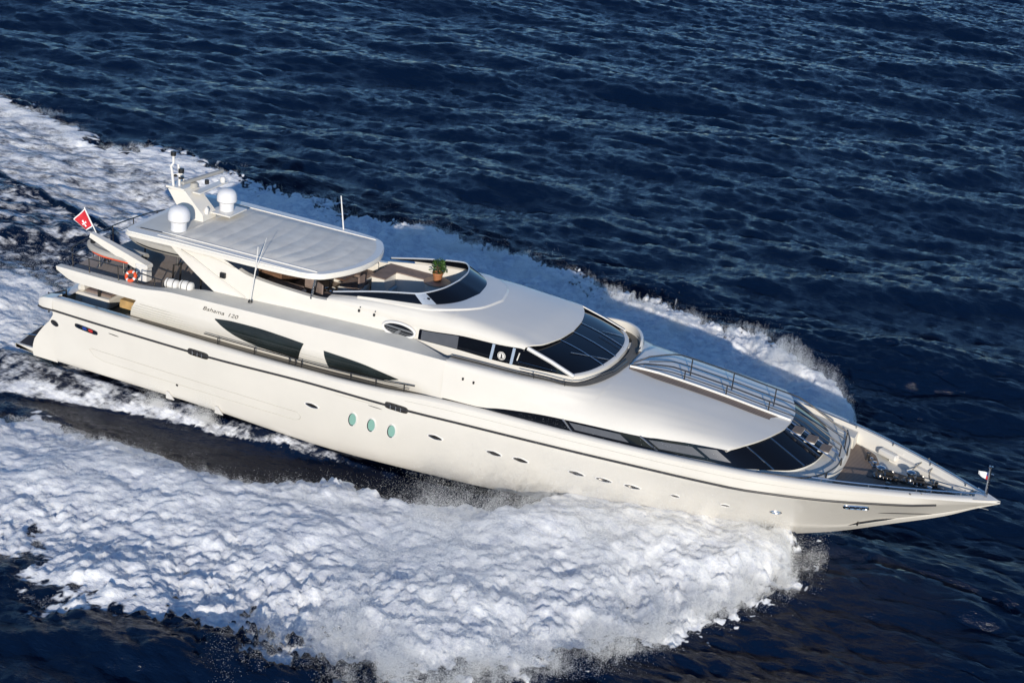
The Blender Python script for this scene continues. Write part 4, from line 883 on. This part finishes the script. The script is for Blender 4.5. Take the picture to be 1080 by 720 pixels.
# loose furniture
def table(name, label, loc, dims, mtop, group=None, rz=0):
    t = empty(name, loc, label, 'table', group, rz); L, W, H = dims
    MB().box((0, 0, H - .03), (L, W, .06), bev=.02).build('tabletop', mtop, t); m = MB(); m.lathe([(.01, 0), (.22, 0), (.2, .04), (.06, .08), (.06, H - .06)], (0, 0, 0), 14); m.build('pedestal', CHROME, t); return t
table('dining_table', 'varnished table half hidden under the front of the hardtop', (11.6, .3, 5.225), (1.7, 1.0, .72), WOOD)
table('cockpit_table', 'tan covered table in the stern cockpit', (4.5, -1.55, 2.862), (1.3, .85, .72), TAN)
q_ = [o_ for o_ in COL.objects if o_.get('label') == 'tan covered table in the stern cockpit'][0]
MB().grid([[(sx * (.64 + .02 * (k % 2)), sy * (.42 + .02 * (k % 2)), z) for sx, sy in ((-1, -1), (-.3, -1), (.3, -1), (1, -1), (1, .3), (1, 1), (0, 1), (-1, 1), (-1, 0))] for k, z in enumerate((.73, .5, .3, .12))], closed_v=True).build('table_cover', TAN, q_)
def chair(first, label, loc, rz):
    if first is None:
        t = empty('deck_chair', loc, label, 'chair', 'deck chairs on the flybridge', rz)
        MB().box((0, 0, .43), (.5, .5, .08), bev=.03).build('seat', CUSHT, t); MB().box((-.24, 0, .7), (.07, .48, .5), bev=.03).build('backrest', CUSHT, t)
        for x in (-.2, .2):
            for y in (-.2, .2): MB().tube([(x, y, 0), (x, y, .41)], .02).build('leg', WOOD, t)
        return t
    t = first.copy(); COL.objects.link(t); t.location = loc; t.rotation_euler = (0, 0, rz); t['label'] = label
    for ch in first.children: c = ch.copy(); COL.objects.link(c); c.parent = t
    return t
c0 = chair(None, 'brown deck chair by the varnished table, nearest the hardtop post', (11.5, -.75, 5.225), R(90))
chair(c0, 'brown deck chair at the forward end of the varnished table', (12.75, .1, 5.225), R(180))
chair(c0, 'brown deck chair standing beside the console with the wooden top', (12.3, -1.3, 5.225), R(60))
# ------------------------------------------------------------------ the sea: one sheet to the horizon, waves, wake relief, foam, and thrown spray
def sample(T, P, x, y):
    n = T.shape[0]; u = (x / P % 1.0) * n; v = (y / P % 1.0) * n
    i = np.floor(u).astype(np.int64) % n; j = np.floor(v).astype(np.int64) % n; a = u - np.floor(u); b = v - np.floor(v); i2 = (i + 1) % n; j2 = (j + 1) % n
    return T[i, j] * (1 - a) * (1 - b) + T[i2, j] * a * (1 - b) + T[i, j2] * (1 - a) * b + T[i2, j2] * a * b
def fbm_tile(n, beta, lo=1, seed=0):
    r_ = np.random.default_rng(seed); k = np.fft.fftfreq(n) * n; K = np.hypot(*np.meshgrid(k, k, indexing='ij')); K[0, 0] = 1e9
    A = K ** -beta * (K >= lo) * np.exp(-(K / (n * .42)) ** 4); T = np.real(np.fft.ifft2(np.fft.fft2(r_.standard_normal((n, n))) * A)); return T / T.std()
def wave_tile(n, L, lam, ang, spread, seed, kmax=1e9):
    r_ = np.random.default_rng(seed); k = np.fft.fftfreq(n) * n * 2 * math.pi / L; KX, KY = np.meshgrid(k, k, indexing='ij'); K = np.hypot(KX, KY); K[0, 0] = 1e-6
    kp = 2 * math.pi / lam; c = (KX * math.cos(ang) + KY * math.sin(ang)) / K
    A = np.sqrt(np.exp(-1.0 * (kp / K) ** 2) / K ** 3.6) * (np.abs(c) ** spread + .03) * (K < kmax); A[0, 0] = 0
    H = np.fft.fft2(r_.standard_normal((n, n))) * A; h = np.real(np.fft.ifft2(H)); sc = 1 / h.std()
    dx = np.real(np.fft.ifft2(-1j * KX / K * H)); dy = np.real(np.fft.ifft2(-1j * KY / K * H)); return h * sc, dx * sc, dy * sc
W1 = wave_tile(512, 61.0, 3.8, R(97), 3.2, 3); W2 = wave_tile(512, 29.0, 1.35, R(86), 2.2, 4); W3 = wave_tile(256, 173.0, 17., R(106), 3.0, 5)
F1 = fbm_tile(1024, 1.25, 10, 11); F2 = fbm_tile(1024, .95, 40, 12); F3 = fbm_tile(512, 1.6, 3, 13)
def C(*rows): r_ = np.array(rows, float); return lambda x: np.interp(x, r_[:, 0], r_[:, 1])
def sst(a, b, x): t = np.clip((x - a) / (b - a), 0, 1); return t * t * (3 - 2 * t)
s_in = C((-60, -24), (-20, -13.5), (-5, -9.3), (2.8, -7.3), (4.75, -6.6), (7.2, -6.4), (10.2, -6.4), (11.7, -6.1), (14.2, -5.6), (16.5, -5.2), (18.7, -4.6), (21.2, -3.5), (22.3, -2.9), (23.2, -2.1), (25, -1.5), (27, -.8), (30, -.3), (32, .5))
s_out = C((-60, -40), (-20, -24), (0, -17.5), (9.6, -15.4), (12.3, -16.6), (14.2, -15.6), (18, -15.3), (20.5, -15.2), (23, -14.4), (25.7, -12.0), (26.7, -9.9), (28.2, -8.4), (29.2, -6.4), (30.3, -3.6), (31.1, -1.6), (31.8, -.4), (32.2, .2))
s_top = C((-60, .1), (-10, .25), (4, .45), (14, .6), (20, .9), (24, 1.15), (27, 1.2), (29, 1.05), (30.6, .75), (31.6, .3), (32.2, 0))
st_out = C((-60, -24), (-10, -10), (1.1, -5.5), (4.6, -4.5), (8.3, -3.9), (10.2, -3.75), (12, -3.55), (14.5, -3.35), (16.5, -3.2), (18, -2.6))
p_c = C((-60, 36), (-24, 23.8), (-19, 22.8), (-13.6, 20.6), (-10, 20.8), (-6, 20.0), (0, 18.6), (4, 17.6), (8, 17.4), (12, 17.0), (15, 16.2), (17, 15.0), (19.5, 14.6), (22.4, 14.0), (24.4, 14.4), (26.2, 13.0), (28.4, 11.4), (29.6, 10.2), (30.6, 7.5), (31.3, 3), (31.9, .5))
p_z = C((-60, .1), (-24, .35), (-10, .6), (-4, .8), (4, 1.15), (12, 1.35), (20, 1.55), (26, 1.65), (28.5, 1.5), (29.8, 1.0), (30.6, .4), (31, 0))
def fields(x, y):
    """mean level, wave amplitude factor, foam amount, lump height at (x, y)"""
    w = 1.3 * sample(F3, 40, x, y); w2 = .55 * sample(F1, 23, x + 7, y); jit = w * .55 + w2
    z = np.zeros_like(x); foam = np.zeros_like(x); lump = np.zeros_like(x); calm = np.ones_like(x)
    xr = x + .9 * w2 + .35 * w; xin = sst(32.1, 30.6, xr)
    # starboard bank
    a, b = s_in(x) + .30 * w + .10 * w2, s_out(x) - .5 + .8 * jit + .5 * w2
    t = np.clip((a - y) / np.maximum(a - b, .3), 0, 1); ins = (y < a) & (y > b)
    prof = sst(0, .2 - .15 * sst(20.5, 23, x), t) * (1 - sst(lerp(.4, .12, sst(18, 24, x)), 1.0, t) * .97)
    core = sst(0, .05, t) * sst(1.0, .72 + .1 * sst(8, 20, x), t) ** .8
    z += s_top(x) * prof * xin * core; near = sst(-24, 2, x); foam = np.maximum(foam, core * xin * (.58 + .40 * near)); lump = np.maximum(lump, sst(0, .14, t) * core * xin * (.6 + .4 * sst(6, 24, x)))
    # glassy trough between the hull and the bank
    hull_in = np.interp(x, [-10, 0, 16, 24, 31], [-3.0, -3.2, -2.9, -2.0, 0]); tr = np.clip((hull_in - y) / np.maximum(hull_in - a, .3), 0, 1); band = (y < hull_in) & (y > a) & (x < 24)
    z -= np.where(band, .42 * np.sin(tr * math.pi) * sst(-30, 0, x) * sst(24, 19, x), 0); calm *= np.where(band | ((y < hull_in) & (y > a - 1)), .25 + .4 * sst(2, -20, x), 1)
    # streaks along the hull side
    so_ = st_out(x) + .12 * w2; q = np.clip((hull_in + .6 - y) / np.maximum(hull_in + .6 - so_, .2), 0, 1); inst = (y > so_) & (y < hull_in + .8)
    line = sst(1.0, .9, q) * (.53 + .18 * sst(.55, .8, q) * sst(16, 9, x) + .07 * sst(10, 5, x) + .14 * np.clip(w2, -.8, .8)); line *= sst(18, 14, x)
    foam = np.maximum(foam, np.where(inst, line * .86, 0)); lump = np.maximum(lump, np.where(inst, .25, 0)); z += np.where(inst, .22 * np.sin(np.clip(q, 0, 1) * math.pi) * sst(17, 12, x), 0)
    # port bank, thrown outwards and upwards
    pc = p_c(x) + .7 * jit * sst(31, 27, x); pb = np.interp(x, [-60, -20, -6, 0, 16, 24, 31], [30, 15.5, 10.5, 4.0, 2.9, 2.0, -.2]); tp = (y - pb) / np.maximum(pc - pb, .3)
    tpc = np.clip(tp, 0, 1); out = np.clip((y - pc) / 1.3, 0, 1)
    lift = np.where(y <= pc, tpc ** 1.5, (1 - sst(0, 1, out))) * (y > pb)
    z += p_z(x) * lift * xin; cp = sst(0, .06, tp) * (1 - sst(-.3, .7, (y - pc) / 1.1)) * xin
    aft = sst(4, -8, x); cp_f = cp * (1 - .40 * aft * sst(1.0, .78, tp) + .10 * aft * np.clip(w2, -.8, .8)); foam = np.maximum(foam, cp_f); lump = np.maximum(lump, cp * (.75 - .25 * aft))
    # churned water astern
    w_st = np.interp(-x, [-2, 3, 12, 60], [3.0, 3.6, 6, 20]); stw = sst(1.15, .75, np.abs(y + .0) / w_st) * sst(1.2, -.6, x)
    gap = (x < 2) & (y < pb) & (y > a)
    foam = np.maximum(foam, stw * (.80 - .3 * sst(-3, -9, x))); foam = np.maximum(foam, np.where(gap, .50 + .17 * np.clip(w2 + .2 * w, -.6, .9), 0) * sst(2, -2, x) * (y > st_out(x)))
    lump = np.maximum(lump, np.where(gap, .8, 0) * sst(2, -2, x)); z += .25 * stw * sst(-2, -6, x)
    return z, calm * (1 - .75 * np.clip(foam, 0, 1)), np.clip(foam, 0, 1), lump
def lumps(x, y):
    n1 = sample(F1, 26, x * .55 + .2 * y + 3, y * 1.15); n2 = sample(F2, 21, x * .6, y * 1.15 + 5); n3 = sample(F3, 33, x, y)
    k = .55 + .35 * sst(24, 12, x); return (.04 * (1.2 - np.abs(n1)) + .034 * (1 - np.abs(n2))) * k + .12 * n3
def axis(a, b, step, lo, hi, g):
    c = list(np.arange(a, b + 1e-6, step)); s_ = step
    while c[-1] < hi: s_ = min(s_ * g, .26 if c[-1] < (130 if hi > 2000 and b > 15 else 55) else 1e9); c.append(c[-1] + s_)
    s_ = step; lo_ = []
    x_ = a
    while x_ > lo: s_ = min(s_ * g, .26 if x_ > -48 else 1e9); x_ -= s_; lo_.append(x_)
    return np.array(lo_[::-1] + c)
gx = axis(-6, 32, .095, -5000, 5000, 1.06); gy = axis(-17.5, 20, .095, -5000, 6000, 1.06)
GX, GY = np.meshgrid(gx, gy, indexing='ij'); SX, SY = np.gradient(gx)[:, None] + 0 * GY, np.gradient(gy)[None, :] + 0 * GX
zm, amp, foam, lump = fields(GX, GY)
res = 1 / (1 + (np.maximum(SX, SY) / .8) ** 2)
H = .062 * sample(W1[0], 61, GX, GY) + .042 * sample(W2[0], 29, GX, GY) * res + .20 * sample(W3[0], 173, GX, GY)
DX = .062 * sample(W1[1], 61, GX, GY) + .04 * sample(W2[1], 29, GX, GY) * res; DY = .062 * sample(W1[2], 61, GX, GY) + .04 * sample(W2[2], 29, GX, GY) * res
far = 1 / (1 + (np.hypot(GX, GY) / 500) ** 2)
PX = GX + .5 * DX * amp * far; PY = GY + .5 * DY * amp * far; PZ = WL + zm + H * amp * far + lump * (lumps(GX, GY) - .12)
nx, ny = len(gx), len(gy); co = np.stack([PX, PY, PZ], -1).reshape(-1, 3).astype(np.float32)
idx = np.arange(nx * ny).reshape(nx, ny); quads = np.stack([idx[:-1, :-1], idx[1:, :-1], idx[1:, 1:], idx[:-1, 1:]], -1).reshape(-1, 4)
def fast_mesh(name, co, faces, m, smooth=True):
    k = faces.shape[1]; me = bpy.data.meshes.new(name); me.vertices.add(len(co)); me.vertices.foreach_set('co', np.ascontiguousarray(co, np.float32).ravel())
    me.loops.add(faces.size); me.loops.foreach_set('vertex_index', faces.astype(np.int32).ravel()); me.polygons.add(len(faces))
    me.polygons.foreach_set('loop_start', np.arange(0, faces.size, k, dtype=np.int32)); me.polygons.foreach_set('loop_total', np.full(len(faces), k, np.int32))
    if smooth: me.polygons.foreach_set('use_smooth', np.ones(len(faces), bool))
    me.materials.append(m); me.update(calc_edges=True); o = bpy.data.objects.new(name, me); COL.objects.link(o); return o
def sea_material():
    m = bpy.data.materials.new('sea_water'); m.use_nodes = True; nt = m.node_tree; N = nt.nodes; L = nt.links; p = N['Principled BSDF']; out = N['Material Output']
    p.inputs['Base Color'].default_value = (.0012, .0062, .0225, 1); p.inputs['Roughness'].default_value = .11; p.inputs['Specular IOR Level'].default_value = .36; p.inputs['IOR'].default_value = 1.333
    tc = N.new('ShaderNodeTexCoord')
    def noise(sc, det, stretch=(1, 1, 1), rough=.6):
        mp = N.new('ShaderNodeMapping'); mp.inputs['Scale'].default_value = stretch; L.new(tc.outputs['Object'], mp.inputs[0]); n = N.new('ShaderNodeTexNoise'); n.inputs['Scale'].default_value = sc; n.inputs['Detail'].default_value = det; n.inputs['Roughness'].default_value = rough; L.new(mp.outputs[0], n.inputs['Vector']); return n
    n1 = noise(3.0, 6, (.45, 1.0, 1), .62); b = N.new('ShaderNodeBump'); b.inputs['Strength'].default_value = .9; b.inputs['Distance'].default_value = .13; L.new(n1.outputs['Fac'], b.inputs['Height']); L.new(b.outputs[0], p.inputs['Normal'])
    at = N.new('ShaderNodeAttribute'); at.attribute_name = 'foam'
    f1 = noise(1.5, 9, (.6, 1.25, 1), .7); f2 = noise(7.0, 6, (.6, 1.25, 1), .72)
    ad = N.new('ShaderNodeMath'); ad.operation = 'MULTIPLY_ADD'; ad.inputs[1].default_value = .65; L.new(f2.outputs['Fac'], ad.inputs[0]); L.new(f1.outputs['Fac'], ad.inputs[2])       # about .5 + .32
    s = N.new('ShaderNodeMath'); s.operation = 'MULTIPLY_ADD'; s.inputs[1].default_value = 1.9; L.new(at.outputs['Fac'], s.inputs[0]); L.new(ad.outputs[0], s.inputs[2])
    r = N.new('ShaderNodeMapRange'); r.interpolation_type = 'SMOOTHSTEP'; r.inputs['From Min'].default_value = 1.62; r.inputs['From Max'].default_value = 2.2; L.new(s.outputs[0], r.inputs['Value'])
    fo = N.new('ShaderNodeBsdfPrincipled'); f3 = noise(3.2, 8, (.5, 1.3, 1), .75); rr = N.new('ShaderNodeValToRGB'); rr.color_ramp.elements[0].position = .40; rr.color_ramp.elements[0].color = (.58, .60, .66, 1); rr.color_ramp.elements[1].position = .56; rr.color_ramp.elements[1].color = (.86, .86, .855, 1); L.new(f3.outputs['Fac'], rr.inputs[0]); L.new(rr.outputs[0], fo.inputs['Base Color']); fo.inputs['Roughness'].default_value = .75; fo.inputs['Specular IOR Level'].default_value = .25; fo.inputs['Subsurface Weight'].default_value = .55; fo.inputs['Subsurface Radius'].default_value = (1, 1.05, 1.15); fo.inputs['Subsurface Scale'].default_value = .11
    b2 = N.new('ShaderNodeBump'); b2.inputs['Strength'].default_value = .85; b2.inputs['Distance'].default_value = .06; L.new(ad.outputs[0], b2.inputs['Height']); L.new(b2.outputs[0], fo.inputs['Normal'])
    mx = N.new('ShaderNodeMixShader'); L.new(r.outputs[0], mx.inputs[0]); L.new(p.outputs[0], mx.inputs[1]); L.new(fo.outputs[0], mx.inputs[2]); L.new(mx.outputs[0], out.inputs['Surface'])
    return m
SEA = sea_material()
sea = fast_mesh('sea', co, quads, SEA); sea['kind'] = 'structure'
att = sea.data.attributes.new('foam', 'FLOAT', 'POINT'); att.data.foreach_set('value', foam.reshape(-1).astype(np.float32))
# ---- spray: a great many small drops thrown up over the foam
def drop_material():
    m = bpy.data.materials.new('spray_drops'); m.use_nodes = True; nt = m.node_tree; N = nt.nodes; L = nt.links; out = N['Material Output']; N.remove(N['Principled BSDF'])
    d = N.new('ShaderNodeBsdfDiffuse'); d.inputs[0].default_value = (.90, .90, .89, 1); t = N.new('ShaderNodeBsdfTranslucent'); t.inputs[0].default_value = (.90, .90, .89, 1); x = N.new('ShaderNodeMixShader'); x.inputs[0].default_value = .5
    n = N.new('ShaderNodeTexNoise'); n.inputs['Scale'].default_value = 3
    L.new(d.outputs[0], x.inputs[1]); L.new(t.outputs[0], x.inputs[2]); L.new(x.outputs[0], out.inputs['Surface']); return m
DROP = drop_material()
def drops(name, pts, size, label):
    n = len(pts); a = rng.standard_normal((n, 3)); a /= np.linalg.norm(a, axis=1, keepdims=True); c = np.cross(a, rng.standard_normal((n, 3))); c /= np.linalg.norm(c, axis=1, keepdims=True); s_ = size[:, None]
    v = np.stack([pts + a * s_, pts - .5 * a * s_ + .87 * c * s_, pts - .5 * a * s_ - .87 * c * s_], 1)
    o = fast_mesh(name, v.reshape(-1, 3), np.arange(3 * n).reshape(-1, 3), DROP, False); o['kind'] = 'stuff'; o['label'] = label; return o
HX, HZ = np.linspace(2, 36.4, 180), np.linspace(.3, 4.4, 60); HT = np.array([[hull_y(a_, c_) for c_ in HZ] for a_ in HX])
def hull_half(x, z):
    u = np.clip((x - HX[0]) / (HX[1] - HX[0]), 0, len(HX) - 1.001); v = np.clip((z - HZ[0]) / (HZ[1] - HZ[0]), 0, len(HZ) - 1.001); i = u.astype(int); j = v.astype(int); a = u - i; c = v - j
    return HT[i, j] * (1 - a) * (1 - c) + HT[i + 1, j] * a * (1 - c) + HT[i, j + 1] * (1 - a) * c + HT[i + 1, j + 1] * a * c
def clump(x, y, z, p): return sample(F3, p, x + .7 * z, y - .4 * z) * .7 + sample(F1, p * .8, x - .5 * z, y + .8 * z + 9) * .6
def surf_z(x, y): zz, _, f_, l_ = fields(x, y); return WL + zz + l_ * (lumps(x, y) - .12), f_
def taper(x, y): return np.clip((32.0 - x - .8 * sample(F3, 17, x, y) - .5 * sample(F1, 15, x, y)) / 2.2, 0, 1) ** .8
# starboard bow spray
n = 2100000; x = rng.uniform(3, 32.2, n); x = np.where(rng.random(n) < .55, rng.uniform(19, 32.2, n), x); t = np.maximum(rng.random(n) ** .9, np.interp(x, [3, 15, 20, 23, 25], [.12, .3, .25, .12, 0]) * (.6 + .4 * rng.random(n))); y = s_in(x) + .7 + (s_out(x) - .6 - s_in(x) - .7) * t; hscale = np.interp(x, [3, 15, 18, 22, 27, 30, 32.2], [.05, .12, .30, .6, .5, .22, .08]) * (.35 + 1.1 * np.sin(np.clip(t, 0, 1) * math.pi))
hscale = hscale * np.clip(.25 + .35 * sst(21, 24, x) + t / .2, .25, 1); h = rng.exponential(1, n) * hscale; keep = rng.random(n) < np.clip(.7 + .9 * clump(x, y, h * 1.5, 15) - .12 * h / np.maximum(hscale, .05), 0.03, 1); keep &= rng.random(n) < taper(x, y); x, y, h = x[keep], y[keep], h[keep]
z0, f_ = surf_z(x, y); z = np.maximum(z0, WL + .05) + h; hy = hull_half(x, z); ok = -y > hy + .03
drops('bow_spray', np.stack([x, y, z], -1)[ok], (.0055 + .0055 * rng.random(len(x)) ** 3)[ok], 'white spray thrown up along the near side of the hull')
# outer fringe, starboard
n = 1300000; x = rng.uniform(17, 32.2, n); y = s_out(x) + rng.normal(.3, .85, n) + .5 * sample(F3, 26, x, 0 * x); cl = clump(x, y, 0 * x, 6); keep = (cl > rng.uniform(-.2, 1.5, n)) & (rng.random(n) < taper(x, y)) & (rng.random(n) < sst(17, 21, x)); x, y = x[keep], y[keep]; z = WL + .1 + rng.exponential(.30, len(x)); hy = hull_half(x, z); ok = -y > hy + .03
drops('spray_fringe', np.stack([x, y, z], -1)[ok], (.0065 + .0065 * rng.random(len(x)) ** 3)[ok], 'ragged droplets along the outer edge of the near spray')
# port crest
n = 2200000; x = np.where(rng.random(n) < .6, rng.uniform(6, 32.2, n), rng.uniform(-26, 32.2, n)); dy = rng.normal(-.6, 1.0, n); y = p_c(x) + dy + .5 * sample(F3, 30, x, 0 * x); sc = np.interp(x, [-26, -6, 4, 14, 26, 30, 31], [.08, .12, .15, .2, .26, .18, .08]) * (.35 + .55 * np.clip(sample(F3, 19, x, .15 * y) + .6, 0, 2.2))
h = rng.random(n) ** 1.5 * 2.0 * sc; cl = .75 * sample(F3, 13, x + .6 * h, y - .5 * h) + .35 * sample(F1, 31, x, y); keep = rng.random(n) < np.clip(.35 + .75 * cl - .15 * np.abs(dy), 0.01, 1); keep &= rng.random(n) < taper(x, y); x, y, h = x[keep], y[keep], h[keep]; z0, f_ = surf_z(x, y)
drops('crest_spray', np.stack([x, y, np.maximum(z0, WL) + h], -1), .0055 + .0055 * rng.random(len(x)) ** 3, 'spray whipped off the crest of the far bow wave')
n = 400000; x = rng.uniform(2, 30.6, n); t = rng.random(n); y = 3.6 + (p_c(x) - 3.6) * t; h = rng.exponential(.22, n); keep = rng.random(n) < np.clip(.5 + .6 * clump(x, y, h, 12), 0, 1); x, y, h = x[keep], y[keep], h[keep]; z0, f_ = surf_z(x, y)
drops('far_side_spray', np.stack([x, y, z0 + h], -1), .0055 + .0055 * rng.random(len(x)) ** 3, 'spray lying in the shade of the yacht on its far side')
# mist behind the transom
n = 200000; x = -1.2 - rng.exponential(3.0, n); y = rng.normal(1.2, 1.9, n) ; h = rng.exponential(.5, n) * np.exp(-np.abs(x + 4) / 5); keep = rng.random(n) < np.clip(.5 + .8 * clump(x, y, h, 9), 0, 1); x, y, h = x[keep], y[keep], h[keep]; z0, f_ = surf_z(x, y)
drops('stern_spray', np.stack([x, y, z0 + h], -1), .0055 + .0055 * rng.random(len(x)) ** 3, 'white spray boiling up behind the transom')

# splashes thrown by the two fins under the hull side
n = 26000; k = rng.integers(0, 2, n); x = np.where(k, 8.9, 6.75) + rng.normal(-.1, .28, n); h = rng.exponential(.22, n) * np.where(k, 1.2, .8); y = -3.42 - rng.exponential(.12, n); z = .5 + h
drops('fin_splash', np.stack([x, y, z], -1), .0055 + .006 * rng.random(n) ** 3, 'little plumes of spray thrown up by fins along the hull side')
